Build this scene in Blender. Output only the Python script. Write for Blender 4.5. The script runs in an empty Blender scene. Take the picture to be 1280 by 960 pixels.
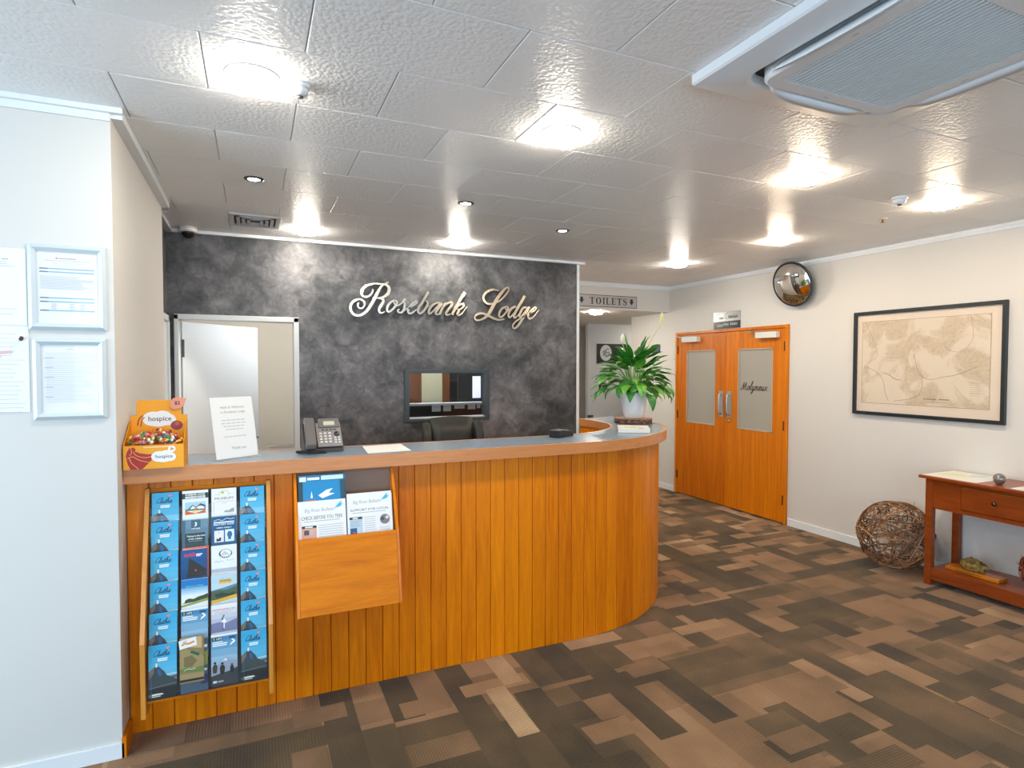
import bpy, math, random
from mathutils import Matrix, Vector, Euler, noise
sc = bpy.context.scene
col = sc.collection
pi = math.pi
rnd = random.Random(7)

# ------------------------------------------------------------------ camera, world, daylight, exposure
cam_d = bpy.data.cameras.new('camera')
cam = bpy.data.objects.new('camera', cam_d); col.objects.link(cam)
cam_d.sensor_fit = 'HORIZONTAL'; cam_d.sensor_width = 36.0
cam_d.lens = 36.0 * 736.08 / 1280.0
cam_d.clip_start = 0.02
cam.location = (0, 0, 1.6506)
cam.rotation_euler = (math.radians(90 - 1.738), math.radians(-0.04), math.radians(-23.716))
sc.camera = cam

vs = sc.view_settings
vs.view_transform = 'Standard'; vs.look = 'None'; vs.gamma = 1.0; vs.use_curve_mapping = False
vs.exposure = 0.5

cy = sc.cycles
cy.max_bounces = 6; cy.diffuse_bounces = 3; cy.glossy_bounces = 3; cy.transmission_bounces = 4; cy.transparent_max_bounces = 8
cy.caustics_reflective = False; cy.caustics_refractive = False

world = bpy.data.worlds.new('world'); sc.world = world; world.use_nodes = True
bg = world.node_tree.nodes['Background']
bg.inputs[0].default_value = (0.55, 0.75, 1.0, 1); bg.inputs[1].default_value = 1.0

def area(name, loc, rot, sx, sy, power, color):
    l = bpy.data.lights.new(name, 'AREA'); l.shape = 'RECTANGLE'; l.size = sx; l.size_y = sy
    l.energy = power; l.color = color
    o = bpy.data.objects.new(name, l); col.objects.link(o); o.location = loc; o.rotation_euler = rot
    return o
DAY = (0.64, 0.83, 1.0)
# daylight through the glazed front behind the photographer and the window on the left
area('daylight_rear', (0.6, -3.40, 1.45), (math.radians(90), 0, 0), 5.4, 2.3, 98, DAY)
area('daylight_side', (-3.40, 0.6, 1.5), (math.radians(90), 0, math.radians(-90)), 3.4, 1.9, 84, DAY)
LAMP = (1.0, 0.80, 0.58); LAMP_P = 130.0      # emission of the round ceiling lights

# ------------------------------------------------------------------ materials
def lin(c):
    c /= 255.0
    return c / 12.92 if c <= 0.04045 else ((c + 0.055) / 1.055) ** 2.4
def hx(s): return tuple(lin(int(s[i:i+2], 16)) for i in (0, 2, 4)) + (1,)
class NT:
    def __init__(s, name):
        s.m = bpy.data.materials.new(name); s.m.use_nodes = True
        s.t = s.m.node_tree; s.b = s.t.nodes['Principled BSDF']; s.out = s.t.nodes['Material Output']
    def n(s, typ, **kw):
        nd = s.t.nodes.new(typ)
        for k, v in kw.items():
            if k.startswith('i_'):
                key = k[2:]; key = int(key) if key.isdigit() else key
                s.set(nd.inputs[key], v)
            else: setattr(nd, k, v)
        return nd
    def set(s, sock, v):
        if isinstance(v, bpy.types.NodeSocket): s.t.links.new(v, sock)
        else: sock.default_value = v
    def p(s, **kw):
        for k, v in kw.items(): s.set(s.b.inputs[k.replace('_', ' ')], v)
        return s
    def math(s, op, a, b=0.0, c=None):
        nd = s.n('ShaderNodeMath', operation=op); s.set(nd.inputs[0], a); s.set(nd.inputs[1], b)
        if c is not None: s.set(nd.inputs[2], c)
        return nd.outputs[0]
    def mix(s, f, a, b, blend='MIX'):
        nd = s.n('ShaderNodeMix', data_type='RGBA', blend_type=blend)
        s.set(nd.inputs[0], f); s.set(nd.inputs[6], a); s.set(nd.inputs[7], b)
        return nd.outputs[2]
    def ramp(s, f, stops, interp='LINEAR'):
        nd = s.n('ShaderNodeValToRGB'); s.set(nd.inputs[0], f); cr = nd.color_ramp; cr.interpolation = interp
        while len(cr.elements) < len(stops): cr.elements.new(0.5)
        for e, (p, c) in zip(cr.elements, stops): e.position = p; e.color = c
        return nd.outputs[0]
    def coord(s, which='Object', scale=None, loc=None, rot=None):
        tc = s.n('ShaderNodeTexCoord').outputs[which]
        if scale is None and loc is None and rot is None: return tc
        mp = s.n('ShaderNodeMapping'); s.set(mp.inputs[0], tc)
        if loc is not None: s.set(mp.inputs[1], loc)
        if rot is not None: s.set(mp.inputs[2], rot)
        if scale is not None: s.set(mp.inputs[3], scale)
        return mp.outputs[0]
    def noise(s, vec, scale, detail=3, rough=0.55, dist=0.0):
        nd = s.n('ShaderNodeTexNoise'); s.set(nd.inputs['Vector'], vec)
        nd.inputs['Scale'].default_value = scale; nd.inputs['Detail'].default_value = detail
        nd.inputs['Roughness'].default_value = rough; nd.inputs['Distortion'].default_value = dist
        return nd.outputs['Fac']
    def bump(s, h, strength=0.2, dist=0.002):
        nd = s.n('ShaderNodeBump'); nd.inputs['Strength'].default_value = strength
        nd.inputs['Distance'].default_value = dist; s.set(nd.inputs['Height'], h)
        s.set(s.b.inputs['Normal'], nd.outputs[0]); return s
_flat = {}
def flat(h, rough=0.55, metal=0.0, spec=0.5):
    key = (h, rough, metal, spec)
    if key not in _flat:
        t = NT('paint_' + h); t.p(Base_Color=hx(h), Roughness=rough, Metallic=metal, Specular_IOR_Level=spec); _flat[key] = t.m
    return _flat[key]
def emis(name, color, strength):
    t = NT(name); t.p(Base_Color=(0.9, 0.9, 0.9, 1), Emission_Color=color + (1,), Emission_Strength=strength); return t.m

def mat_wall(name, h, bumps=0.05):
    t = NT(name); v = t.coord()
    n1 = t.noise(v, 1.7, 2); n2 = t.noise(v, 160, 2)
    base = hx(h); c = t.mix(n1, tuple(x * 0.97 for x in base[:3]) + (1,), base)
    t.p(Base_Color=c, Roughness=0.62, Specular_IOR_Level=0.3); t.bump(n2, bumps, 0.001); return t.m
def mat_ceiling():
    t = NT('embossed_ceiling_tile'); v = t.coord('Object', scale=(1, 1, 0.2))
    oi = t.n('ShaderNodeObjectInfo')
    vor = t.n('ShaderNodeTexVoronoi', feature='F1'); t.set(vor.inputs['Vector'], v)
    vor.inputs['Scale'].default_value = 62
    n = t.noise(v, 48, 3, 0.5, 0.6)
    h = t.math('ADD', t.math('MULTIPLY', vor.outputs['Distance'], -0.9), t.math('MULTIPLY', n, 0.8))
    c = t.mix(oi.outputs['Random'], hx('eeeeed'), hx('f3f3f2'))
    t.p(Base_Color=c, Roughness=0.38, Specular_IOR_Level=0.45); t.bump(h, 0.48, 0.0045); return t.m
def mat_wood(name, dark, light, scale=(9, 9, 0.55), rough=0.32, rand=0.55, spec=0.5, gen=False, coat=0.0):
    t = NT(name); oi = t.n('ShaderNodeObjectInfo').outputs['Random']
    off = t.n('ShaderNodeCombineXYZ'); 
    t.set(off.inputs[0], t.math('MULTIPLY', oi, 37.0)); t.set(off.inputs[1], t.math('MULTIPLY', oi, 61.0)); t.set(off.inputs[2], t.math('MULTIPLY', oi, 13.0))
    v = t.coord('Object', scale=scale)
    add = t.n('ShaderNodeVectorMath', operation='ADD'); t.set(add.inputs[0], v); t.set(add.inputs[1], off.outputs[0])
    n1 = t.noise(add.outputs[0], 3.0, 5, 0.6, 1.2); n2 = t.noise(add.outputs[0], 22.0, 3, 0.6)
    f = t.math('ADD', t.math('MULTIPLY', n1, 0.75), t.math('MULTIPLY', n2, 0.25))
    f = t.math('ADD', f, t.math('MULTIPLY', t.math('SUBTRACT', oi, 0.5), rand))
    c = t.ramp(f, [(0.25, hx(dark)), (0.72, hx(light))])
    t.p(Base_Color=c, Roughness=rough, Specular_IOR_Level=spec, Coat_Weight=coat, Coat_Roughness=0.15); t.bump(n2, 0.06, 0.001); return t.m
def mat_feature():
    t = NT('mottled_slate_wallpaper'); v = t.coord()
    a = t.noise(v, 2.6, 6, 0.62, 0.5); b = t.noise(v, 9.0, 5, 0.62, 0.7); c2 = t.noise(v, 34.0, 3, 0.6)
    w = t.n('ShaderNodeTexNoise'); t.set(w.inputs['Vector'], v); w.inputs['Scale'].default_value = 5.0; w.inputs['Detail'].default_value = 4
    dv = t.n('ShaderNodeVectorMath', operation='MULTIPLY_ADD'); t.set(dv.inputs[0], w.outputs['Color']); dv.inputs[1].default_value = (0.25, 0.25, 0.25); t.set(dv.inputs[2], v)
    vor = t.n('ShaderNodeTexVoronoi', feature='DISTANCE_TO_EDGE'); t.set(vor.inputs['Vector'], dv.outputs[0]); vor.inputs['Scale'].default_value = 4.2
    crack = t.ramp(vor.outputs['Distance'], [(0.0, (1, 1, 1, 1)), (0.035, (0, 0, 0, 1))])
    crack = t.math('MULTIPLY', crack, t.ramp(b, [(0.48, (0, 0, 0, 1)), (0.62, (1, 1, 1, 1))]))
    f = t.math('ADD', t.math('MULTIPLY', a, 0.55), t.math('ADD', t.math('MULTIPLY', b, 0.35), t.math('MULTIPLY', c2, 0.10)))
    cc = t.ramp(f, [(0.36, hx('2b2e31')), (0.47, hx('4b4c4e')), (0.56, hx('68676a')), (0.68, hx('8b8989'))])
    cc = t.mix(t.math('MULTIPLY', crack, 0.55), cc, hx('1f2327'))
    t.p(Base_Color=cc, Roughness=0.45, Specular_IOR_Level=0.4); t.bump(f, 0.15, 0.003); return t.m
def mat_carpet():
    t = NT('brown_block_carpet'); v = t.coord()
    sep = t.n('ShaderNodeSeparateXYZ'); t.set(sep.inputs[0], v); X, Y = sep.outputs[0], sep.outputs[1]
    def layer(sx, sy, ox, oy, seed):
        cx = t.math('FLOOR', t.math('DIVIDE', t.math('ADD', X, ox), sx)); 
        cy = t.math('FLOOR', t.math('DIVIDE', t.math('ADD', Y, oy), sy))
        cv = t.n('ShaderNodeCombineXYZ'); t.set(cv.inputs[0], cx); t.set(cv.inputs[1], cy); cv.inputs[2].default_value = seed
        w = t.n('ShaderNodeTexWhiteNoise', noise_dimensions='3D'); t.set(w.inputs['Vector'], cv.outputs[0])
        s2 = t.n('ShaderNodeSeparateColor'); t.set(s2.inputs[0], w.outputs['Color'])
        return s2.outputs[0], s2.outputs[1], s2.outputs[2]
    def gt(a, th): return t.math('GREATER_THAN', a, th)
    def mixf(f, a, b):
        nd = t.n('ShaderNodeMix', data_type='FLOAT'); t.set(nd.inputs[0], f); t.set(nd.inputs[2], a); t.set(nd.inputs[3], b); return nd.outputs[0]
    a0, a1, a2 = layer(0.5, 0.46, 0.11, 0.05, 1.0)
    val = t.math('MULTIPLY_ADD', a0, 0.34, 0.40)
    ax = gt(a1, 0.5)
    for (sx, sy, ox, oy, seed, th, lo, amp) in ((0.62, 0.30, 0.3, 0.1, 2.0, 0.55, 0.34, 0.36), (0.32, 0.66, 0.05, 0.4, 3.0, 0.58, 0.30, 0.38),
                                          (0.56, 0.15, 0.21, 0.07, 4.0, 0.64, 0.12, 0.22), (0.15, 0.60, 0.02, 0.33, 5.0, 0.66, 0.10, 0.24), (0.36, 0.11, 0.13, 0.02, 6.0, 0.92, 0.66, 0.22), (0.11, 0.42, 0.04, 0.18, 8.0, 0.93, 0.66, 0.2), (0.24, 0.13, 0.09, 0.05, 9.0, 0.86, 0.3, 0.4)):
        b0, b1, b2 = layer(sx, sy, ox, oy, seed)
        on = gt(b0, th)
        val = mixf(on, val, t.math('MULTIPLY_ADD', b1, amp, lo)); ax = mixf(on, ax, gt(b2, 0.5))
    # slow drift of tone inside each block, fine ribs, fuzz
    drift = t.noise(t.coord('Object', scale=(1, 1, 1)), 3.1, 2, 0.5)
    val = t.math('ADD', val, t.math('MULTIPLY', t.math('SUBTRACT', drift, 0.5), 0.55))
    rx = t.math('SINE', t.math('MULTIPLY', X, 2 * pi / 0.0125)); ry = t.math('SINE', t.math('MULTIPLY', Y, 2 * pi / 0.0125))
    rib = mixf(ax, rx, ry)
    fuzz = t.noise(v, 420, 2, 0.6); fuzz2 = t.noise(v, 90, 2, 0.7)
    val2 = t.math('ADD', val, t.math('MULTIPLY', rib, t.math('MULTIPLY', t.math('MAXIMUM', val, 0.0), 0.13)))
    val2 = t.math('ADD', val2, t.math('MULTIPLY', t.math('SUBTRACT', fuzz, 0.5), 0.22))
    val2 = t.math('ADD', val2, t.math('MULTIPLY', t.math('SUBTRACT', fuzz2, 0.5), 0.16))
    c = t.ramp(val2, [(0.05, hx('3e3220')), (0.28, hx('58472c')), (0.55, hx('826344')), (0.78, hx('987654')), (1.0, hx('bfa882'))])
    t.p(Base_Color=c, Roughness=0.95, Specular_IOR_Level=0.08, Sheen_Weight=0.15)
    t.bump(t.math('ADD', t.math('MULTIPLY', rib, 0.3), fuzz), 0.5, 0.004); return t.m
def mat_clear(name, tint=(1, 1, 1), gl=0.12, rough=0.04):
    t = NT(name); tr = t.n('ShaderNodeBsdfTransparent'); tr.inputs[0].default_value = tint + (1,)
    g = t.n('ShaderNodeBsdfGlossy'); g.inputs['Roughness'].default_value = rough
    fr = t.n('ShaderNodeFresnel'); fr.inputs[0].default_value = 1.45
    ms = t.n('ShaderNodeMixShader'); ge = t.n('ShaderNodeNewGeometry')
    t.set(ms.inputs[0], t.math('MULTIPLY', t.math('MULTIPLY_ADD', fr.outputs[0], 0.7, gl * 0.15), t.math('SUBTRACT', 1.0, ge.outputs['Backfacing'])))
    t.set(ms.inputs[1], tr.outputs[0]); t.set(ms.inputs[2], g.outputs[0]); t.set(t.out.inputs[0], ms.outputs[0]); return t.m

WALL = mat_wall('cream_white_wall_paint', 'd9d6d0'); WALLG = mat_wall('grey_lobby_paint', 'b2b3b5')
CREAM = mat_wall('cream_wall_paint', 'e6dccb')
TRIMW = flat('e6eaec', 0.4); CEIL = mat_ceiling(); FEAT = mat_feature(); CARPET = mat_carpet()
PLANK = mat_wood('varnished_orange_timber', 'c05e02', 'ee8a06', spec=0.3, rand=0.2)
LIP = mat_wood('pale_reddish_timber_edge', 'b8713c', 'd18d55', scale=(0.8, 9, 9), rough=0.3, rand=0.1)
RACKW = mat_wood('golden_timber_board', 'c27a2a', 'e09a46', rand=0.1)
HOLDW = mat_wood('orange_timber_panel', 'c06202', 'ec8a06', scale=(0.7, 6, 6), rand=0.05, rough=0.5, spec=0.2)
DOORW = mat_wood('honey_rimu_door', 'b85a00', 'e88806', scale=(7, 7, 0.35), rand=0.2, spec=0.4)
TABLEW = mat_wood('dark_red_table_timber', '6e2c0c', '9c4a18', scale=(5, 0.7, 5), rough=0.28, rand=0.15)
CLEAR = mat_clear('clear_acrylic'); GLASS = mat_clear('window_glass', (0.96, 0.98, 0.98), 0.25, 0.02)
BLACK = flat('141516', 0.45); CHROME = flat('c8ccd0', 0.18, 1.0); STEEL = flat('a9adb0', 0.3, 1.0)

# ------------------------------------------------------------------ mesh helpers
class MB:
    """collects geometry for ONE mesh object"""
    def __init__(s): s.v = []; s.f = []; s.mi = []; s.sm = []
    def add(s, vs_, fs, mi=0, smooth=False, mat=None):
        o = len(s.v)
        for q in vs_: s.v.append(tuple(mat @ Vector(q)) if mat is not None else tuple(q))
        for f in fs: s.f.append(tuple(i + o for i in f)); s.mi.append(mi); s.sm.append(smooth)
        return s
    def box(s, x0, x1, y0, y1, z0, z1, mi=0, mat=None):
        v = [(x, y, z) for z in (z0, z1) for y in (y0, y1) for x in (x0, x1)]
        return s.add(v, [(0, 2, 3, 1), (4, 5, 7, 6), (0, 1, 5, 4), (2, 6, 7, 3), (0, 4, 6, 2), (1, 3, 7, 5)], mi, False, mat)
    def prism(s, pts, axis, a, b, mi=0, mat=None, smooth=False):
        """extrude a 2-D outline along an axis (0 x: pts are y,z; 1 y: pts are x,z; 2 z: pts are x,y)"""
        def mk(p, t): return {0: (t, p[0], p[1]), 1: (p[0], t, p[1]), 2: (p[0], p[1], t)}[axis]
        n = len(pts); v = [mk(p, a) for p in pts] + [mk(p, b) for p in pts]
        A = sum(pts[i][0] * pts[(i + 1) % n][1] - pts[(i + 1) % n][0] * pts[i][1] for i in range(n))
        flip = (A > 0) != (axis == 1)
        if b < a: flip = not flip
        F = []
        for i in range(n):
            j = (i + 1) % n; F.append((i, j, j + n, i + n) if flip else (j, i, i + n, j + n))
        o = len(s.f); s.add(v, F, mi, smooth, mat)
        base = len(s.v) - 2 * n
        c0 = tuple(base + i for i in range(n)); c1 = tuple(base + n + i for i in range(n))
        s.f += [c0[::-1] if flip else c0, c1 if flip else c1[::-1]]; s.mi += [mi, mi]; s.sm += [False, False]
        return s
    def lathe(s, prof, n=32, c=(0, 0, 0), mi=0, mat=None, smooth=True, close=True):
        v = []; F = []
        for r, z in prof:
            for i in range(n):
                a = 2 * pi * i / n; v.append((c[0] + r * math.cos(a), c[1] + r * math.sin(a), c[2] + z))
        for k in range(len(prof) - 1):
            for i in range(n):
                j = (i + 1) % n; F.append((k * n + i, k * n + j, (k + 1) * n + j, (k + 1) * n + i))
        if close:
            if prof[0][0] > 1e-6: F.append(tuple(range(n))[::-1])
            if prof[-1][0] > 1e-6: F.append(tuple((len(prof) - 1) * n + i for i in range(n)))
        return s.add(v, F, mi, smooth, mat)
    def tube(s, pts, r, n=8, mi=0, closed=False, mat=None, caps=True):
        P = [Vector(p) for p in pts]; m = len(P); R = r if isinstance(r, (list, tuple)) else [r] * m
        v = []; F = []; prev = None
        for i, p in enumerate(P):
            if closed: t = (P[(i + 1) % m] - P[i - 1])
            else: t = P[min(i + 1, m - 1)] - P[max(i - 1, 0)]
            t.normalize()
            if prev is None:
                a = Vector((0, 0, 1)) if abs(t.z) < 0.9 else Vector((1, 0, 0)); u = t.cross(a).normalized()
            else:
                u = (prev - t * prev.dot(t))
                u = u.normalized() if u.length > 1e-6 else t.orthogonal().normalized()
            prev = u; w = t.cross(u)
            for k in range(n):
                a = 2 * pi * k / n; v.append(tuple(p + (u * math.cos(a) + w * math.sin(a)) * R[i]))
        for i in range(m if closed else m - 1):
            for k in range(n):
                a, b = i * n, ((i + 1) % m) * n; F.append((a + k, a + (k + 1) % n, b + (k + 1) % n, b + k))
        if not closed and caps: F += [tuple(range(n))[::-1], tuple((m - 1) * n + k for k in range(n))]
        return s.add(v, F, mi, True, mat)
    def build(s, name, mats, parent=None, bevel=0.0, mesh=None):
        me = bpy.data.meshes.new(name); me.from_pydata(s.v, [], s.f)
        if not isinstance(mats, (list, tuple)): mats = [mats]
        for m in mats: me.materials.append(m)
        me.polygons.foreach_set('material_index', s.mi); me.polygons.foreach_set('use_smooth', s.sm)
        me.validate(); me.update()
        return link(name, me, parent, bevel)
def link(name, me, parent=None, bevel=0.0):
    o = bpy.data.objects.new(name, me); col.objects.link(o)
    if parent is not None:
        o.parent = parent; o.matrix_parent_inverse = base_mat(parent).inverted()
    if bevel:
        b = o.modifiers.new('bevel', 'BEVEL'); b.width = bevel; b.segments = 2; b.limit_method = 'ANGLE'; b.angle_limit = math.radians(50)
    return o
def base_mat(o):
    m = Matrix.Translation(o.location) @ o.rotation_euler.to_matrix().to_4x4()
    return base_mat(o.parent) @ o.matrix_parent_inverse @ m if o.parent else m
def tag(o, label, cat, group=None):
    o['label'] = label; o['category'] = cat
    if group: o['group'] = group
    return o
def struct(o, label=None, cat=None):
    o['kind'] = 'structure'
    if label: o['label'] = label; o['category'] = cat or o.name.split('_')[0]
    return o
def thing(name, loc, label, cat, group=None, rot=(0, 0, 0)):
    o = bpy.data.objects.new(name, None); col.objects.link(o); o.location = loc; o.rotation_euler = rot
    o.empty_display_size = 0.05
    return tag(o, label, cat, group)
def local(name, mb, mats, parent, bevel=0.0):
    """a part whose vertices are in the parent's own coordinates"""
    o = mb.build(name, mats, None, bevel); o.parent = parent; return o
def copy_tree(o, parent=None):
    c = o.copy(); col.objects.link(c); c.parent = parent
    for ch in [x for x in o.children]: copy_tree(ch, c)
    return c

def catmull(pts, k=6):
    out = []; n = len(pts)
    for i in range(n - 1):
        p0 = pts[max(i - 1, 0)]; p1 = pts[i]; p2 = pts[i + 1]; p3 = pts[min(i + 2, n - 1)]
        for j in range(k):
            t = j / k
            out.append(tuple(0.5 * ((2 * b) + (-a + c) * t + (2 * a - 5 * b + 4 * c - d) * t * t + (-a + 3 * b - 3 * c + d) * t ** 3) for a, b, c, d in zip(p0, p1, p2, p3)))
    out.append(tuple(pts[-1])); return out

def ribbon(pts):
    """(x, y, width) centre line -> left and right outlines"""
    L = []; R = []; n = len(pts)
    for i in range(n):
        a = pts[max(i - 1, 0)]; b = pts[min(i + 1, n - 1)]; dx, dy = b[0] - a[0], b[1] - a[1]; d = math.hypot(dx, dy) or 1
        nx, ny = -dy / d, dx / d; w = max(pts[i][2], 1e-5) / 2
        L.append((pts[i][0] + nx * w, pts[i][1] + ny * w)); R.append((pts[i][0] - nx * w, pts[i][1] - ny * w))
    return L, R

_tx = {}
def text_mesh(s, shear=0.0, bold=0.0):
    key = (s, shear, bold)
    if key not in _tx:
        cu = bpy.data.curves.new('lettering', 'FONT'); cu.body = s; cu.size = 1.0; cu.shear = shear; cu.offset = bold; cu.resolution_u = 2; cu.align_x = 'CENTER'
        o = bpy.data.objects.new('lettering', cu); col.objects.link(o)
        dg = bpy.context.evaluated_depsgraph_get(); me = bpy.data.meshes.new_from_object(o.evaluated_get(dg))
        vs_ = [(v.co.x, v.co.y) for v in me.vertices]; fs = [tuple(p.vertices) for p in me.polygons]
        bpy.data.objects.remove(o); bpy.data.curves.remove(cu); bpy.data.meshes.remove(me)
        xs = [v[0] for v in vs_]; ys = [v[1] for v in vs_]
        _tx[key] = (vs_, fs, min(xs), max(xs), min(ys), max(ys))
    return _tx[key]

class Art:
    """flat print: coloured shapes laid on a sheet, u to the right and v up, in metres"""
    def __init__(s): s.mb = MB(); s.mats = []; s.k = 0
    def m(s, h):
        mt = flat(h, 0.45) if isinstance(h, str) else h
        if mt not in s.mats: s.mats.append(mt)
        return s.mats.index(mt)
    def _z(s): s.k += 1; return -0.00006 * s.k
    def poly(s, h, pts):
        z = s._z(); n = len(pts)
        A = sum(pts[i][0] * pts[(i + 1) % n][1] - pts[(i + 1) % n][0] * pts[i][1] for i in range(n))
        if A < 0: pts = pts[::-1]
        s.mb.add([(u, z, v) for u, v in pts], [tuple(range(n))], s.m(h)); return s
    def rect(s, h, u0, v0, u1, v1): return s.poly(h, [(u0, v0), (u1, v0), (u1, v1), (u0, v1)])
    def disc(s, h, u, v, r, ry=None, n=20): return s.poly(h, [(u + r * math.cos(2 * pi * i / n), v + (ry or r) * math.sin(2 * pi * i / n)) for i in range(n)])
    def grad(s, h0, h1, u0, v0, u1, v1, n=7):
        a = [int(h0[i:i+2], 16) for i in (0, 2, 4)]; b = [int(h1[i:i+2], 16) for i in (0, 2, 4)]
        for i in range(n):
            t = i / (n - 1); h = ''.join('%02x' % round(x + (y - x) * t) for x, y in zip(a, b))
            s.rect(h, u0, v0 + (v1 - v0) * i / n, u1, v0 + (v1 - v0) * (i + 1) / n)
        return s
    def line(s, h, pts, w, smooth=True):
        p = [q if len(q) == 3 else (q[0], q[1], w) for q in pts]
        if smooth and len(p) > 2: p = catmull(p, 5)
        L, R = ribbon(p); z = s._z(); n = len(p)
        s.mb.add([(u, z, v) for u, v in L] + [(u, z, v) for u, v in R], [(n + i, n + i + 1, i + 1, i) for i in range(n - 1)], s.m(h)); return s
    def text(s, h, t, u, v, width=None, size=None, shear=0.0, bold=0.0, height=None):
        vs_, fs, x0, x1, y0, y1 = text_mesh(t, shear, bold)
        k = width / (x1 - x0) if width else size; ky = height / (y1 - y0) if height else k
        z = s._z(); cx = (x0 + x1) / 2
        s.mb.add([(u + (a - cx) * k, z, v + b * ky) for a, b in vs_], fs, s.m(h)); return s
    def lines(s, h, u0, u1, v1, dv, n, th=None, jit=0.3, seed=1):
        r = random.Random(seed)
        for i in range(n): s.rect(h, u0, v1 - dv * i - (th or dv * 0.35), u1 - (u1 - u0) * r.random() * jit, v1 - dv * i)
        return s
    def build(s, name, parent): return local(name, s.mb, s.mats, parent)

# joined-up script letters, x-height 1, used for the small script lettering
SCRIPT = {
 'a': (0.95, [[(0.75, 0.9), (0.45, 1.0), (0.15, 0.65), (0.15, 0.2), (0.4, 0.0), (0.65, 0.4), (0.8, 0.95)], [(0.8, 0.95), (0.68, 0.4), (0.72, 0.05), (0.95, 0.15)]]),
 'e': (0.85, [[(0.1, 0.4), (0.5, 0.55), (0.65, 0.85), (0.45, 1.0), (0.2, 0.7), (0.15, 0.25), (0.4, 0.0), (0.85, 0.3)]]),
 'h': (1.0, [[(0.05, 0.3), (0.35, 1.2), (0.5, 2.0), (0.35, 2.1), (0.2, 1.2), (0.1, 0.0)], [(0.12, 0.4), (0.4, 0.95), (0.65, 0.85), (0.6, 0.3), (0.7, 0.0), (1.0, 0.2)]]),
 'l': (0.6, [[(0.0, 0.3), (0.35, 1.2), (0.5, 2.0), (0.35, 2.1), (0.2, 1.2), (0.15, 0.3), (0.3, 0.0), (0.6, 0.25)]]),
 'n': (1.0, [[(0.05, 0.9), (0.15, 0.95), (0.12, 0.0)], [(0.13, 0.4), (0.45, 0.95), (0.66, 0.85), (0.6, 0.3), (0.7, 0.0), (1.0, 0.2)]]),
 'o': (0.9, [[(0.5, 1.0), (0.2, 0.75), (0.15, 0.25), (0.4, 0.0), (0.7, 0.3), (0.72, 0.75), (0.5, 1.0), (0.6, 0.8), (0.9, 0.8)]]),
 't': (0.7, [[(0.1, 0.3), (0.35, 1.2), (0.4, 1.6), (0.25, 0.5), (0.3, 0.05), (0.7, 0.25)], [(0.05, 1.15), (0.65, 1.25)]]),
 'u': (1.0, [[(0.05, 0.7), (0.18, 1.0), (0.12, 0.35), (0.3, 0.0), (0.6, 0.35), (0.75, 1.0)], [(0.75, 1.0), (0.65, 0.3), (0.75, 0.0), (1.0, 0.2)]]),
 'x': (0.9, [[(0.05, 0.95), (0.3, 0.8), (0.55, 0.2), (0.85, 0.05)], [(0.8, 0.95), (0.4, 0.5), (0.05, 0.05)]]),
 'y': (1.0, [[(0.05, 0.7), (0.18, 1.0), (0.12, 0.35), (0.3, 0.05), (0.6, 0.35), (0.75, 1.0)], [(0.75, 1.0), (0.6, 0.0), (0.35, -0.8), (0.1, -0.7), (0.4, -0.2), (1.0, 0.2)]]),
 'M': (1.9, [[(0.0, 0.3), (0.15, 0.0), (0.4, 0.5), (0.6, 1.9)], [(0.6, 1.9), (0.75, 0.8), (0.85, 0.1)], [(0.85, 0.1), (1.1, 1.1), (1.35, 1.9)], [(1.35, 1.9), (1.4, 0.8), (1.55, 0.05), (1.9, 0.2)]]),
 'C': (1.35, [[(1.25, 1.9), (1.1, 2.15), (0.6, 1.9), (0.15, 1.1), (0.2, 0.3), (0.6, 0.0), (1.35, 0.35)]]),
}
def script(art, h, s, u, v, size, w, slant=0.35):
    x = 0.0
    for ch in s:
        adv, st = SCRIPT[ch]
        for p in st:
            art.line(h, [(u + (x + a + b * slant) * size, v + b * size) for a, b in p], w)
        x += adv
    return art

# ================================================================== THE SETTING
def wallmesh(name, boxes, m, label, kind='wall'):
    b = MB()
    for q in boxes: b.box(*q)
    return struct(b.build(name, m), label, kind)
H = 2.70
wallmesh('floor', [(-3.3, 7.0, -3.3, 9.6, -0.06, 0.0)], CARPET, 'brown and olive block pattern carpet floor', 'floor')
ceil = wallmesh('ceiling', [(-3.3, 7.0, -3.3, 9.6, 2.712, 2.80)], flat('d9d8d6', 0.6), 'white embossed tile ceiling over the reception', 'ceiling')
# ceiling tiles in running bond
TW, TH_ = 0.635, 0.4215
def tile_mesh(w, d):
    b = MB(); g = 0.0012; c = 0.003
    x0, x1, y0, y1 = g, w - g, g, d - g
    v = [(x0, y0, 0.012), (x1, y0, 0.012), (x1, y1, 0.012), (x0, y1, 0.012), (x0, y0, 0.003), (x1, y0, 0.003), (x1, y1, 0.003), (x0, y1, 0.003),
         (x0 + c, y0 + c, 0), (x1 - c, y0 + c, 0), (x1 - c, y1 - c, 0), (x0 + c, y1 - c, 0)]
    f = [(0, 1, 2, 3), (0, 4, 5, 1), (1, 5, 6, 2), (2, 6, 7, 3), (3, 7, 4, 0), (4, 8, 9, 5), (5, 9, 10, 6), (6, 10, 11, 7), (7, 11, 8, 4), (8, 11, 10, 9)]
    b.add(v, f); me = bpy.data.meshes.new('ceiling_tile'); me.from_pydata(b.v, [], b.f); me.materials.append(CEIL); me.update(); return me
_tm = {}
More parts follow.
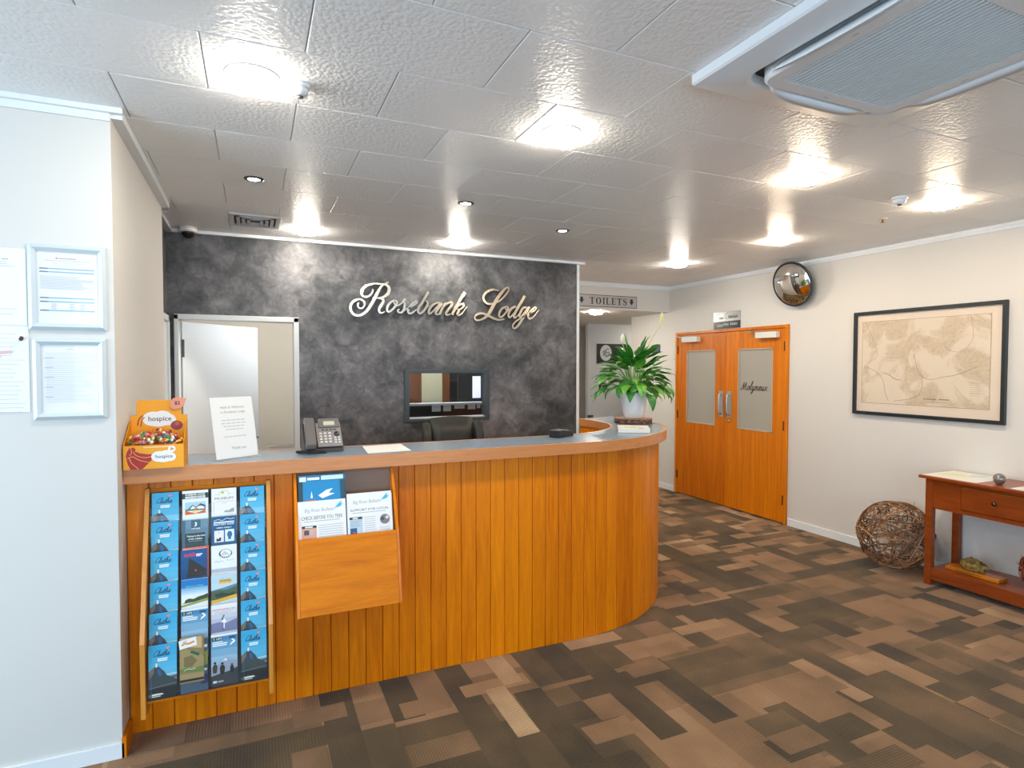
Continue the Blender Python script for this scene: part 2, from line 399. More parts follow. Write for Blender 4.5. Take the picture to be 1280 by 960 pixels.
for j in range(-3, 12):
    ya = 1.695 + TH_ * j; yb = min(ya + TH_, 6.335)
    if ya > 6.3: continue
    off = -0.145 if j % 2 == 1 else 0.1725
    lo = -2.7 if ya < 2.8 else (-0.515 if ya < 4.36 else -0.595)
    for k in range(-5, 10):
        xa = max(off + TW * k, lo); xb = min(off + TW * (k + 1), 5.065)
        if xb - xa < 0.02: continue
        key = (round(xb - xa, 3), round(yb - ya, 3))
        if key not in _tm: _tm[key] = tile_mesh(*key)
        t = link('ceiling_tile', _tm[key], ceil); t.location = (xa, ya, H)

wallmesh('wall_left', [(-3.2, -0.524, 2.896, 4.38, 0, 2.705)], WALL, 'white wall with pinned notices and framed certificates, left of counter')
wallmesh('wall_alcove', [(-3.2, -0.60, 4.38, 5.315, 0, 2.705)], FEAT, 'dark mottled alcove wall beside the white side door frame')
FY = 5.215
wallmesh('wall_back', [(-0.60, -0.552, FY, FY + .1, 0, 2.705), (-0.552, 0.347, FY, FY + .1, 2.048, 2.705), (0.347, 1.25, FY, FY + .1, 0, 2.705),
                       (1.25, 2.04, FY, FY + .1, 0, 1.15), (1.25, 2.04, FY, FY + .1, 1.61, 2.705), (2.04, 3.02, FY, FY + .1, 0, 2.705)], FEAT,
         'dark slate mottled feature wall behind the reception counter')
wallmesh('wall_return', [(2.92, 3.02, 5.316, 9.5, 0, 2.705)], WALL, 'white wall running back from the feature wall end')
wallmesh('wall_right', [(5.07, 5.17, -3.2, 4.42, 0, 2.705), (5.07, 5.17, 4.42, 6.185, 2.085, 2.705), (5.07, 5.17, 6.185, 7.2, 0, 2.705)], WALL, 'cream wall with the double timber doors and framed map')
wallmesh('wall_beam', [(3.021, 5.069, 6.34, 7.18, 2.365, 2.705)], WALL, 'white bulkhead carrying the TOILETS sign')
wallmesh('ceiling_lobby', [(3.021, 7.0, 7.18, 9.5, 2.365, 2.705)], WALL, 'low ceiling of the lobby past the bulkhead', 'ceiling')
wallmesh('wall_lobby', [(5.13, 7.0, 8.52, 8.6, 0, 2.364)], WALLG, 'grey lobby wall with black round-logo sign')
wallmesh('wall_far', [(3.021, 7.0, 9.42, 9.5, 0, 2.364)], WALL, 'pale far wall of the corridor')
wallmesh('wall_lobby_end', [(7.0, 7.1, 7.2, 9.5, 0, 2.7), (5.171, 7.0, 7.1, 7.2, 0, 2.7)], WALL, 'end wall of the toilet lobby')
wallmesh('wall_store', [(5.9, 6.0, 4.2, 6.4, 0, 2.7), (5.171, 5.9, 4.2, 4.3, 0, 2.7), (5.171, 5.9, 6.3, 6.4, 0, 2.7)], WALL, 'wall of the room behind the double doors')
# rooms behind the feature wall
wallmesh('wall_office', [(-1.0, 2.919, 7.2, 7.3, 0, 2.705), (0.75, 0.83, 5.316, 7.2, 0, 2.705), (-1.0, -0.9, 5.316, 7.2, 0, 2.705)], CREAM, 'cream wall seen through the open white door')
# rest of the reception, behind the photographer
wallmesh('wall_rear', [(-3.2, -2.2, -3.3, -3.2, 0, 2.705), (3.4, 5.07, -3.3, -3.2, 0, 2.705), (-2.2, 3.4, -3.3, -3.2, 2.6, 2.705), (-2.2, 3.4, -3.3, -3.2, 0, 0.25)], WALL, 'rear wall around the glazed front')
wallmesh('wall_side', [(-3.3, -3.2, -3.3, -1.2, 0, 2.705), (-3.3, -3.2, 2.4, 5.3, 0, 2.705), (-3.3, -3.2, -1.2, 2.4, 2.5, 2.705), (-3.3, -3.2, -1.2, 2.4, 0, 0.5)], WALL, 'side wall around the large window')
w = struct(MB().box(-2.2, 3.4, -3.27, -3.23, 0.25, 0.31).box(-2.2, 3.4, -3.27, -3.23, 2.54, 2.6).box(-0.36, -0.30, -3.27, -3.23, 0.31, 2.54).box(1.5, 1.56, -3.27, -3.23, 0.31, 2.54).build('window_2', TRIMW), 'white mullioned shop front behind the photographer', 'window')
w = struct(MB().box(-3.27, -3.23, -1.2, 2.4, 0.5, 0.56).box(-3.27, -3.23, -1.2, 2.4, 2.44, 2.5).box(-3.27, -3.23, 0.57, 0.63, 0.56, 2.44).build('window_3', TRIMW), 'white framed side window', 'window')

# cornices and skirtings
def trim(name, boxes, label, m=TRIMW): return wallmesh(name, boxes, m, label, 'trim')
trim('trim_1', [(-0.60, 3.085, FY - 0.03, FY, 2.676, 2.6995)], 'white ceiling strip above the dark feature wall')
trim('trim_2', [(5.048, 5.07, -3.2, 6.318, 2.678, 2.6995), (5.058, 5.07, -3.2, 6.318, 2.655, 2.678)], 'white ceiling cornice along the right wall')
trim('trim_3', [(3.021, 5.07, 6.318, 6.34, 2.678, 2.6995), (3.021, 5.07, 6.328, 6.34, 2.65, 2.678)], 'white cornice above the TOILETS sign')
trim('trim_4', [(-3.2, -0.478, 2.866, 2.896, 2.678, 2.6995), (-3.2, -0.524, 2.886, 2.896, 2.648, 2.678)], 'white cornice on the left wall')
trim('trim_5', [(-0.524, -0.482, 2.896, 4.38, 2.662, 2.6995), (-0.60, -0.555, 4.381, 5.185, 2.672, 2.6995)], 'cornice along the side of the left wall')
trim('trim_6', [(3.004, 3.032, FY - 0.008, FY + 0.11, 0, 2.676)], 'white corner strip on the end of the feature wall')
trim('baseboard_left', [(-3.2, -0.516, 2.884, 2.896, 0, 0.062)], 'white skirting under the framed certificates')
trim('baseboard_right', [(5.056, 5.07, -3.2, 4.405, 0, 0.072), (5.056, 5.07, 6.20, 7.2, 0, 0.072)], 'white skirting along the right wall')
trim('baseboard_side', [(-0.524, -0.508, 2.884, 3.03, 0, 0.085)], 'short timber skirting between left wall and counter', HOLDW)

# ------------------------------------------------------------------ ceiling lights
LENS = emis('lit_lamp_lens', LAMP, LAMP_P)
LENSM = emis('lit_lamp_lens_mid', (1.0, 0.90, 0.76), LAMP_P)
LENSB = emis('added_lamp_lens_back_room', (0.92, 0.97, 1.0), LAMP_P * 2.2)  # strong cool glow for the lamps added out of view in the back rooms
LENSC = emis('lit_lamp_lens_cool', (1.0, 0.92, 0.80), LAMP_P)
SPOT = emis('lit_downlight', (1.0, 0.9, 0.75), 25.0)
def ceiling_light(x, y, label, r=0.086, z=H, m=None):
    t = thing('ceiling_light', (x, y, z), label, 'light', 'round ceiling lights')
    local('rim', MB().lathe([(r + 0.008, -0.001), (r + 0.008, -0.004), (r + 0.004, -0.007), (r, -0.006), (r, -0.001)], 40), TRIMW, t)
    local('lens', MB().lathe([(r - 0.001, -0.006), (r - 0.004, -0.020), (r * 0.8, -0.030), (r * 0.45, -0.036), (0.0005, -0.038)], 40), m or LENS, t)
    return t
ceiling_light(0.01, 2.358, 'glowing round ceiling light beside the small dome sensor, nearest the camera at left', m=LENSM)
ceiling_light(1.278, 2.369, 'glowing round ceiling light alone in the middle of the near ceiling', m=LENSM)
ceiling_light(2.829, 2.364, 'warm round ceiling light just past the air conditioner')
ceiling_light(4.067, 2.382, 'warm round ceiling light beside the smoke detector near the right wall')
ceiling_light(4.034, 3.627, 'warm round ceiling light above and left of the convex mirror')
ceiling_light(3.989, 4.853, 'white round ceiling light farthest back, before the TOILETS sign', m=LENSC)
ceiling_light(0.39, 4.835, 'round ceiling light beside the vent, close to the feature wall', m=LENSC)
ceiling_light(1.618, 4.818, 'round ceiling light above the silver lettering, close to the feature wall', m=LENSC)
ceiling_light(4.129, 6.656, 'round light under the bulkhead below the TOILETS sign', z=2.365, m=LENSC)
ceiling_light(0.45, 5.75, 'round light in the room behind the white door', r=0.08, m=LENSB)  # added out of view to brighten the open white door leaf
ceiling_light(1.9, 6.3, 'round light in the office behind the small window', r=0.08, m=LENSB)  # added out of view to brighten what the office window shows
ceiling_light(6.2, 7.9, 'round light in the toilet lobby, round the corner', r=0.08, z=2.365, m=LENSC)  # added behind the right wall to lift the grey lobby wall
ceiling_light(3.4, 7.9, 'round light in the corridor behind the feature wall', r=0.08, z=2.365, m=LENSC)  # added where the feature wall hides it, to brighten the corridor
def downlight(x, y, label):
    t = thing('downlight', (x, y, H), label, 'light', 'small recessed downlights')
    local('ring', MB().lathe([(0.052, 0.0), (0.052, -0.004), (0.034, -0.006), (0.034, 0.0)], 28), flat('4a4d50', 0.35, 0.6), t)
    local('lamp', MB().lathe([(0.033, -0.0035), (0.0005, -0.0045)], 24), SPOT, t)
downlight(0.016, 3.638, 'small dark-ringed downlight above the white door')
downlight(1.266, 3.624, 'small dark-ringed downlight in the middle above the counter')
downlight(2.204, 4.045, 'small dark-ringed downlight farthest right, above the counter bend')

# ------------------------------------------------------------------ doors and window
fr = struct(thing('door_1', (5.07, 5.3, 0), 'honey timber double doors with frosted panes in the right wall', 'door'))
def jamb(x0, x1, y0, y1, z0, z1, nm='frame'): return MB().box(x0, x1, y0, y1, z0, z1).build(nm, DOORW, fr, 0.002)
jamb(5.045, 5.17, 4.422, 4.452, 0, 2.085); jamb(5.045, 5.17, 6.153, 6.183, 0, 2.085); jamb(5.045, 5.17, 4.452, 6.153, 2.052, 2.083)
FROST = NT('frosted_door_glass'); FROST.p(Base_Color=hx('a8a49b'), Roughness=0.22, Specular_IOR_Level=0.6); FROST = FROST.m
def leaf(y0, y1, p0, p1, hy, hinge_y, cy0, cy1):
    x0, x1 = 5.056, 5.096
    b = MB()
    b.box(x0, x1, y0, p0, 0.012, 2.048); b.box(x0, x1, p1, y1, 0.012, 2.048); b.box(x0, x1, p0, p1, 0.012, 0.94); b.box(x0, x1, p0, p1, 1.848, 2.048)
    lf = b.build('door_leaf', DOORW, fr)
    MB().box(5.068, 5.08, p0, p1, 0.94, 1.848).build('frosted_pane', FROST, lf)
    q = MB()
    for a in ((x0 - .003, x0 + .012, p0, p0 + .012, 0.94, 1.848), (x0 - .003, x0 + .012, p1 - .012, p1, 0.94, 1.848), (x0 - .003, x0 + .012, p0, p1, 0.94, 0.952), (x0 - .003, x0 + .012, p0, p1, 1.836, 1.848)): q.box(*a)
    q.build('pane_bead', flat('b9a892', 0.35), lf)
    h = MB().box(x0 - .004, x0, hy - .035, hy + .035, 1.055, 1.36)
    h.tube([(x0 - .004, hy, 1.09), (x0 - .034, hy, 1.095), (x0 - .04, hy, 1.12), (x0 - .04, hy, 1.29), (x0 - .034, hy, 1.315), (x0 - .004, hy, 1.32)], 0.011, 8)
    h.build('pull_handle', flat('c3c7ca', 0.35, 0.8), lf)
    for z in (0.25, 1.03, 1.86):
        MB().box(x0 - .006, x0, hinge_y - .012, hinge_y + .012, z - .05, z + .05).build('hinge', flat('5a3a1e', 0.4, 0.5), lf)
    c = MB().box(4.995, x0, cy0, cy1, 1.953, 2.018)
    c.build('door_closer', flat('dcdcd8', 0.35), lf, 0.004)
    MB().box(5.0, 5.016, cy0 + .05, cy1 + .10, 2.020, 2.028).box(5.0, 5.05, cy1 + .06, cy1 + .1, 2.028, 2.04).build('closer_arm', flat('8d8f90', 0.35, 0.7), lf)
    return lf
lr = leaf(4.455, 5.298, 4.615, 5.108, 5.235, 4.462, 4.53, 4.81)
ll = leaf(5.302, 6.150, 5.466, 5.975, 5.365, 6.143, 5.73, 6.01)
MB().lathe([(0.016, 0), (0.016, 0.008), (0.010, 0.012)], 16, mat=Matrix.Translation((5.056, 5.235, 1.012)) @ Matrix.Rotation(-pi / 2, 4, 'Y')).build('lock', CHROME, lr)
# Molyneux lettering on the right-hand pane
a = Art(); script(a, '33302a', 'Molyneux', 0, 0, 0.046, 0.009, 0.3)
n = a.build('lettering', lr); n.matrix_parent_inverse = base_mat(lr).inverted(); n.location = (5.0665, 5.075, 1.385); n.rotation_euler = (0, 0, -pi / 2)

d2 = struct(thing('door_2', (-0.1, FY, 0), 'white framed doorway in the feature wall, door standing open', 'door'))
FRW = flat('cfd4d6', 0.4)
for nm, q in (('frame', (-0.556, -0.524, FY - .018, FY + .118, 0, 2.05)), ('frame', (0.309, 0.351, FY - .018, FY + .118, 0, 2.05)), ('frame', (-0.556, 0.351, FY - .018, FY + .118, 2.01, 2.052))):
    MB().box(*q).build(nm, FRW, d2, 0.004)
hz = Matrix.Translation((-0.512, FY + 0.118, 0)) @ Matrix.Rotation(math.radians(47), 4, 'Z')
lf = MB().box(0, 0.81, 0, 0.038, 0.012, 2.0, mat=hz).build('door_leaf', flat('d8dcdf', 0.45), d2, 0.002)
MB().box(-.006, .012, -.008, 0, 1.72, 1.86, mat=hz).build('hinge', flat('4d565c', 0.4, 0.6), lf)
MB().box(-.006, .012, -.008, 0, 0.25, 0.39, mat=hz).build('hinge', flat('4d565c', 0.4, 0.6), lf)
MB().tube([hz @ Vector(p) for p in ((0.75, -.002, 1.0), (0.75, -.05, 1.0), (0.64, -.05, 1.0))], 0.009, 8).build('lever_handle', STEEL, lf)

d3 = struct(thing('door_3', (-0.60, 4.85, 0), 'white side door frame in the dark alcove', 'door'))
for q in ((-0.60, -0.575, 4.42, 4.47, 0, 2.03), (-0.60, -0.575, 5.09, 5.14, 0, 2.03), (-0.60, -0.575, 4.42, 5.14, 1.985, 2.03)): MB().box(*q).build('frame', FRW, d3, 0.003)
MB().box(-0.60, -0.592, 4.47, 5.09, 0.01, 1.985).build('door_leaf', flat('d2d6d8', 0.45), d3)

w1 = struct(thing('window_1', (1.645, FY, 1.15), 'small dark-framed office window in the feature wall', 'window'))
DKF = flat('3a4449', 0.4)
for q in ((1.238, 1.281, FY - .014, FY + .10, 1.143, 1.617), (2.017, 2.052, FY - .014, FY + .10, 1.143, 1.617), (1.281, 2.017, FY - .014, FY + .10, 1.585, 1.617), (1.281, 2.017, FY - .014, FY + .10, 1.143, 1.172)):
    MB().box(*q).build('frame', DKF, w1, 0.003)
MB().box(1.281, 2.017, FY + .02, FY + .098, 1.172, 1.181).build('sill', flat('b9bcbb', 0.3), w1)
MB().box(1.281, 2.017, FY + .055, FY + .06, 1.181, 1.585).build('glass_pane', GLASS, w1)

# ================================================================== RECEPTION COUNTER
CX, CY, R0, XL, AEND = 1.82, 4.17, 1.115, -0.522, math.radians(15)
def cpath(d, n=36):
    """plan points along the counter, d metres behind the face of the planks"""
    r = R0 - d; pts = [(XL, CY - r), (XL + (CX - XL) / 2, CY - r), (CX, CY - r)]
    for i in range(1, n + 1):
        a = -pi / 2 + (AEND + pi / 2) * i / n; pts.append((CX + r * math.cos(a), CY + r * math.sin(a)))
    return pts
def sweep(d0, d1, z0, z1, mi=0):
    A, B_ = cpath(d0), cpath(d1); n = len(A); b = MB()
    v = [(x, y, z0) for x, y in A] + [(x, y, z1) for x, y in A] + [(x, y, z0) for x, y in B_] + [(x, y, z1) for x, y in B_]
    F = [(i, i + 1, n + i + 1, n + i) for i in range(n - 1)]
    Bk = [(2 * n + i + 1, 2 * n + i, 3 * n + i, 3 * n + i + 1) for i in range(n - 1)]
    T = [(n + i, n + i + 1, 3 * n + i + 1, 3 * n + i) for i in range(n - 1)]
    Bo = [(i + 1, i, 2 * n + i, 2 * n + i + 1) for i in range(n - 1)]
    E = [(0, n, 3 * n, 2 * n), (n - 1, 3 * n - 1, 4 * n - 1, 2 * n - 1)]
    # separate vertices per face strip so curved faces shade smooth with crisp edges
    for fs, smth in ((F, True), (Bk, True), (T, False), (Bo, False), (E, False)): b.add(v, fs, mi, smth)
    me_v = []; remap = {}; nf = []
    for f in b.f:
        q = []
        for i in f:
            if i not in remap: remap[i] = len(me_v); me_v.append(b.v[i])
            q.append(remap[i])
        nf.append(tuple(q))
    b.v = me_v; b.f = nf; return b
counter = thing('reception_counter', (0.65, 3.25, 0), 'long curved reception counter clad in vertical varnished orange timber planks', 'counter')
sweep(0.014, 0.05, 0.0, 1.134).build('carcass', flat('6a3608', 0.6), counter)
sweep(0.32, 0.34, 0.0, 1.134).build('inner_panel', HOLDW, counter)
def plank_mesh(w):
    b = MB(); g = 0.0012; c = 0.003; h = 1.135; t = 0.014
    pts = [(-w / 2 + g, t), (-w / 2 + g, c), (-w / 2 + g + c, 0), (w / 2 - g - c, 0), (w / 2 - g, c), (w / 2 - g, t)]
    b.prism(pts, 2, 0.002, h); me = bpy.data.meshes.new('plank'); me.from_pydata(b.v, [], b.f); me.materials.append(PLANK); me.update(); return me
npl = 27; wp = (CX - XL) / npl; pm = plank_mesh(wp)
for i in range(npl):
    o = link('plank', pm, counter); o.location = (XL + wp * (i + 0.5), CY - R0, 0)
na = 24; da = (AEND + pi / 2) / na; pa = plank_mesh(2 * R0 * math.tan(da / 2))
for i in range(na):
    a = -pi / 2 + da * (i + 0.5)
    o = link('plank', pa, counter); o.location = (CX + R0 * math.cos(a), CY + R0 * math.sin(a), 0); o.rotation_euler = (0, 0, a + pi / 2)
CT = 1.2
top = thing('countertop', (0.65, 3.2, 1.136), 'grey laminate countertop with thick timber edging, curving around the counter', 'countertop')
LAM = NT('grey_blue_laminate'); _n = LAM.noise(LAM.coord(), 60, 3)
LAM.p(Base_Color=LAM.mix(_n, hx('8090a0'), hx('8c9cab')), Roughness=0.24, Specular_IOR_Level=0.55); LAM = LAM.m
sweep(-0.033, 0.333, 1.150, CT - 0.0006).build('laminate', LAM, top)
sweep(-0.055, -0.033, 1.136, CT).build('front_edging', LIP, top, 0.003)
sweep(0.333, 0.353, 1.138, CT).build('inner_edging', LIP, top, 0.003)
e = Matrix.Translation((CX, CY, 0)) @ Matrix.Rotation(AEND, 4, 'Z')
MB().box(R0 - 0.353, R0 + 0.055, 0.0005, 0.016, 1.138, CT, mat=e).build('end_edging', LIP, top, 0.003)
MB().box(R0 - 0.34, R0, -0.014, 0.012, 0, 1.134, mat=e).build('end_panel', HOLDW, counter)

# ================================================================== BROCHURE RACK
rack = thing('brochure_rack', (-0.185, 3.0, 0.17), 'wall-hung timber brochure rack with clear pockets on the counter front', 'rack')
prof = [(3.0545, 1.105), (3.028, 1.105), (2.828, 0.49), (2.834, 0.17), (3.0545, 0.17)]
for x0, x1 in ((-0.446, -0.428), (0.050, 0.068)): MB().prism(prof, 0, x0, x1).build('side_board', RACKW, rack, 0.0015)
MB().prism([(3.0545, 1.10), (3.050, 1.10), (3.050, 1.012), (2.853, 0.25), (2.853, 0.225), (3.0545, 0.225)], 0, -0.4275, 0.0495).build('back_board', HOLDW, rack)
MB().prism([(3.0495, 1.082), (3.0485, 1.082), (3.0485, 1.012), (2.8515, 0.25), (2.8515, 0.235), (2.8525, 0.235), (2.8525, 0.25), (3.0495, 1.012)], 0, -0.4255, 0.0475).build('dark_backing', flat('33363a', 0.5), rack)
BW, BH = 0.104, 0.218
cols = [-0.366, -0.248, -0.131, -0.0115]; TILT = math.radians(4.5)
def slot(c, r): return (cols[c], 3.022 - 0.0325 * r, 1.084 - 0.1235 * r - 0.004 * (c == 1))
pk = MB(); pk.box(-0.055, 0.055, -0.0115, -0.0095, -0.226, -0.10); pk.box(-0.0575, -0.055, -0.0115, 0.012, -0.226, -0.06); pk.box(0.055, 0.0575, -0.0115, 0.012, -0.226, -0.06); pk.box(-0.055, 0.055, -0.0115, 0.012, -0.2285, -0.226)
pkm = None
for c in range(4):
    for r in range(6):
        if pkm is None: o = pk.build('clear_pocket', CLEAR, rack); pkm = o.data
        else: o = link('clear_pocket', pkm, rack)
        o.location = slot(c, r); o.rotation_euler = (-TILT, 0, 0)
def brochure(c, r, mesh_art, label, w=BW, h=BH, dx=0.0, paper='e9edf0', dy=0.0, dz=0.0, rot=0.0):
    o = MB().box(-w / 2, w / 2, -0.004, 0.004, -h, 0).build('brochure', flat(paper, 0.4))
    x, y, z = slot(c, r); o.location = (x + dx, y + dy, z + dz); o.rotation_euler = (-TILT, rot, 0)
    tag(o, label, 'brochure', 'brochures in the rack')
    if isinstance(mesh_art, Art):
        p = mesh_art.build('cover_print', o); p.location = (0, -0.0042, 0)
    else:
        p = bpy.data.objects.new('cover_print', mesh_art); col.objects.link(p); p.parent = o; p.location = (0, -0.0042, 0)
    return p
W2 = BW / 2
def art_clutha():
    a = Art(); a.grad('8ad0e6', '35a7d6', -W2, -BH, W2, 0, 9)
    a.poly('b9dfe8', [(-W2, -.135), (W2, -.128), (W2, -.122), (-W2, -.13)])
    a.rect('a58f86', -W2, -.150, W2, -.1325)
    a.poly('2d5c7a', [(.012, -.15), (W2, -.142), (W2, -.134), (.01, -.14)])
    a.poly('3c4a4c', [(-W2, -.105), (-.03, -.088), (-.018, -.085), (-.006, -.098), (.006, -.112), (.014, -.128), (W2, -.152), (W2, -.178), (-W2, -.178)])
    a.poly('7f6c5e', [(-W2, -.105), (-.03, -.09), (-.034, -.115), (-W2, -.14)])
    a.poly('2f5fa0', [(-.02, -.095), (-.008, -.105), (-.004, -.13), (-.016, -.125)])
    a.poly('e8eaea', [(-.027, -.09), (-.019, -.09), (-.0205, -.073), (-.0255, -.073)]); a.rect('6a6f75', -.0255, -.073, -.0205, -.070)
    a.rect('23272a', -W2, -BH, W2, -.176)
    a.line('8e9896', [(-W2, -.176), (0, -.170), (W2, -.166)], .0016)
    a.poly('5e6a3d', [(-W2, -.20), (-.02, -.196), (.01, -.206), (-W2, -.212)])
    a.rect('e9ecec', -.04, -.206, 0.0, -.200); a.rect('c9cfcf', -.04, -.213, -.008, -.209)
    script(a, '17355a', 'Clutha', -.036, -.045, .0108, .0021, .35)
    a.poly('ee8a80', [(.017, -.022), (.012, -.014), (.015, -.010), (.019, -.013), (.023, -.009), (.028, -.013)])
    a.rect('eef4f6', -.019, -.060, .019, -.0545); a.rect('eef4f6', -.019, -.067, .017, -.062)
    a.rect('3f9fca', -.0425, -BH, -.0418, -.01)
    return a
cl = None
rowname = ['top', 'second', 'third', 'fourth', 'fifth', 'bottom']
for c, side in ((0, 'leftmost'), (3, 'rightmost')):
    for r in range(6):
        lab = 'sky blue lighthouse brochure in the %s column, %s row of the rack' % (side, rowname[r])
        if cl is None: cl = brochure(c, r, art_clutha(), lab, paper='6fb7d6').data
        else: brochure(c, r, cl, lab, paper='6fb7d6')
# second column
a = Art(); a.rect('1d4140', -W2, -.036, W2, -.012); a.rect('f2f4f2', -W2, -.012, W2, 0)
a.text('f4f6f4', 'ROSEBANK LODGE', 0, -.0225, width=.078, height=.010, bold=.02); a.rect('f2f4f2', -.040, -.034, .040, -.0255); a.text('1d2a2a', 'TOP 10 MOTEL', 0, -.0325, width=.072, height=.0055, bold=.02)
a.rect('a9d3e2', -.041, -.085, .041, -.052); a.poly('4b5a72', [(-.03, -.083), (-.012, -.064), (.004, -.074), (.02, -.06), (.041, -.068), (.041, -.085), (-.041, -.085)])
a.poly('f1f1ef', [(-.022, -.083), (-.010, -.068), (.0, -.077), (.02, -.07), (.035, -.075), (.038, -.085)]); a.poly('d58f7e', [(-.006, -.084), (.003, -.070), (.012, -.084)])
a.rect('5a7a3c', -.041, -.09, .041, -.084); a.poly('e2661c', [(-.041, -.088), (-.015, -.098), (.015, -.098), (.041, -.088), (.041, -.104), (-.041, -.108)]); a.disc('f0d9a0', 0, -.096, .012, .007)
brochure(1, 0, a, 'white brochure with mountain drawing and orange foreground, top row of the rack', dz=.004)
a = Art(); a.grad('3c5a5c', '6d8fa4', -W2, -BH, W2, 0, 6); a.rect('47687a', -W2, -BH, -W2 + .014, 0); a.rect('3b6474', -.016, -.045, .022, 0); a.rect('2c4548', -.04, -.12, .04, -.058)
a.poly('eef2f0', [(-.004, -.03), (.006, -.026), (.008, -.016), (.003, -.008), (-.001, -.012), (.002, -.02)]); a.text('f4f6f4', 'CATLINS', .003, -.042, width=.036, bold=.03)
a.text('f4f6f4', 'Taking in the best', .003, -.074, width=.074, bold=.02); a.text('f4f6f4', 'of the Catlins', 0, -.087, width=.056, bold=.02); a.rect('8fa5a5', -.026, -.095, .028, -.093)
brochure(1, 1, a, 'dark teal brochure with small white bird figure above two lines of text', paper='7b8d95')
brochure(1, 2, Art().rect('d86a52', -W2, -BH, W2, 0), 'red edged brochure peeping out behind the navy one', dx=.003, dy=.0085, dz=.006, paper='e3a08c')
a = Art(); a.grad('0c3f6e', '10538c', -W2, -BH, W2, 0, 5); a.poly('2c2a28', [(-.024, -.085), (-.02, -.036), (.012, -.062), (.048, -.092), (.048, -.12), (-.03, -.12)])
a.text('ea2f3a', 'toit\u016b', -.018, -.030, width=.044, bold=.03); a.rect('e9eef0', .008, -.0265, .030, -.0205); a.poly('e9eef0', [(.03, -.027), (.034, -.022), (.03, -.02)]); a.rect('e9eef0', .008, -.032, .026, -.0285)
a.disc('d94a4a', .006, -.093, .004)
brochure(1, 2, a, 'navy brochure with red lettering and dark triangle', w=.096, dx=-.003)
a = Art(); a.grad('e8f0f4', '0f74bd', -W2, -.075, W2, 0, 8); a.rect('e8f0f4', -W2, -BH, W2, -.075); a.rect('1279c0', -W2, -.035, W2, 0)
a.text('9fd0b8', 'BALCLUTHA', 0, -.0335, width=.068, height=.007); a.text('8fc6d8', 'GOLF CLUB', 0, -.046, width=.062, height=.006)
a.poly('3d4a35', [(-.04, -.098), (-.035, -.086), (-.02, -.082), (-.005, -.086), (.015, -.078), (.035, -.074), (W2, -.068), (W2, -.095), (-W2, -.102)]); a.poly('9aa64a', [(-W2, -.108), (-.01, -.1), (W2, -.088), (W2, -.1), (-W2, -.118)]); a.rect('e9ecec', -W2, -BH, W2, -.117)
brochure(1, 3, a, 'blue and white golf club brochure with dark tree line')
def art_isite(full):
    a = Art(); a.grad('dfe8ee', '4f8fb8', -W2, -BH, W2, 0, 7); a.rect('e7edf0', -W2, -.008, W2, 0)
    a.rect('15202a', -.048, -.0235, -.006, -.0125); a.disc('c8d43a', -.040, -.018, .0035); a.text('f2f4f4', 'i-SITE', -.020, -.0212, width=.022, bold=.03); a.disc('3c78a8', .006, -.018, .004); a.rect('1f5276', .018, -.022, .046, -.0135)
    a.rect('f2f5f6', -.046, -.034, -.006, -.0295); a.rect('f2f5f6', -.046, -.0415, .012, -.037); a.rect('f2f5f6', -.046, -.049, .010, -.0445)
    a.line('ffffff', [(.030, -.026, .005), (.040, -.036, .007), (.030, -.044, .006), (.024, -.052, .002)], .004)
    if full:
        a.poly('9aa7bb', [(-W2, -.14), (-.02, -.125), (0, -.107), (.008, -.103), (.02, -.113), (W2, -.122), (W2, -.19), (-W2, -.19)]); a.poly('e6ebf0', [(-.012, -.118), (.004, -.105), (.014, -.111), (.006, -.118), (0, -.114)])
        a.poly('3b4046', [(-W2, -.175), (-.02, -.168), (.02, -.162), (W2, -.150), (W2, -BH), (-W2, -BH)])
        for u, v, s in ((-.037, -.118, 1.0), (-.008, -.124, 1.05), (.03, -.134, .8)):
            a.poly('23262c' if u > -.03 else '4a413d', [(u - .008 * s, v - .045 * s), (u - .010 * s, v - .02 * s), (u - .006 * s, v - .008 * s), (u + .006 * s, v - .008 * s), (u + .010 * s, v - .02 * s), (u + .007 * s, v - .045 * s)]); a.disc('23262c', u, v - .002, .005 * s)
        a.rect('d6dad9', -.045, -.206, -.030, -.196); a.rect('9fa3a2', -.026, -.205, -.004, -.198)
    return a
brochure(1, 4, art_isite(False), 'pale blue visitor brochure behind the brown map brochure', dy=.0075, dz=.002)
a = Art(); M2 = .046; HM = .19
a.rect('8c7b52', -M2, -HM, M2, 0); a.poly('c9a777', [(-M2, 0), (M2 - .008, 0), (M2 - .008, -.05), (-.01, -.04)]); a.poly('9d8c5c', [(-M2, -.05), (-.02, -.045), (.01, -.07), (.03, -.07), (M2, -.09), (M2, -.14), (-M2, -.13)]); a.poly('7a6c45', [(-.03, -.08), (0, -.075), (.02, -.1), (0, -.125), (-.03, -.12)])
a.poly('235c46', [(-.008, -.062), (.0, -.056), (.03, -.072), (.026, -.082)]); a.poly('6b7f46', [(-M2, -.13), (-.02, -.122), (.0, -.13), (M2, -.125), (M2, -.15), (-M2, -.14)]); a.line('e6e6d8', [(-.03, -.136), (-.015, -.13), (0, -.134), (.014, -.13)], .002)
a.poly('a08c62', [(-M2, -.15), (M2, -.152), (M2, -.175), (-M2, -.172)]); a.rect('20221e', -M2, -.183, M2, -.174)
a.poly('f0efec', [(-M2 - .004, -.008), (.016, .002), (.02, -.034), (-M2, -.045)]); a.line('e2943c', [(-.038, -.028), (-.026, -.021), (-.012, -.024), (.010, -.017)], .008); a.line('5a8fc0', [(-.036, -.0155), (-.018, -.011)], .003, False)
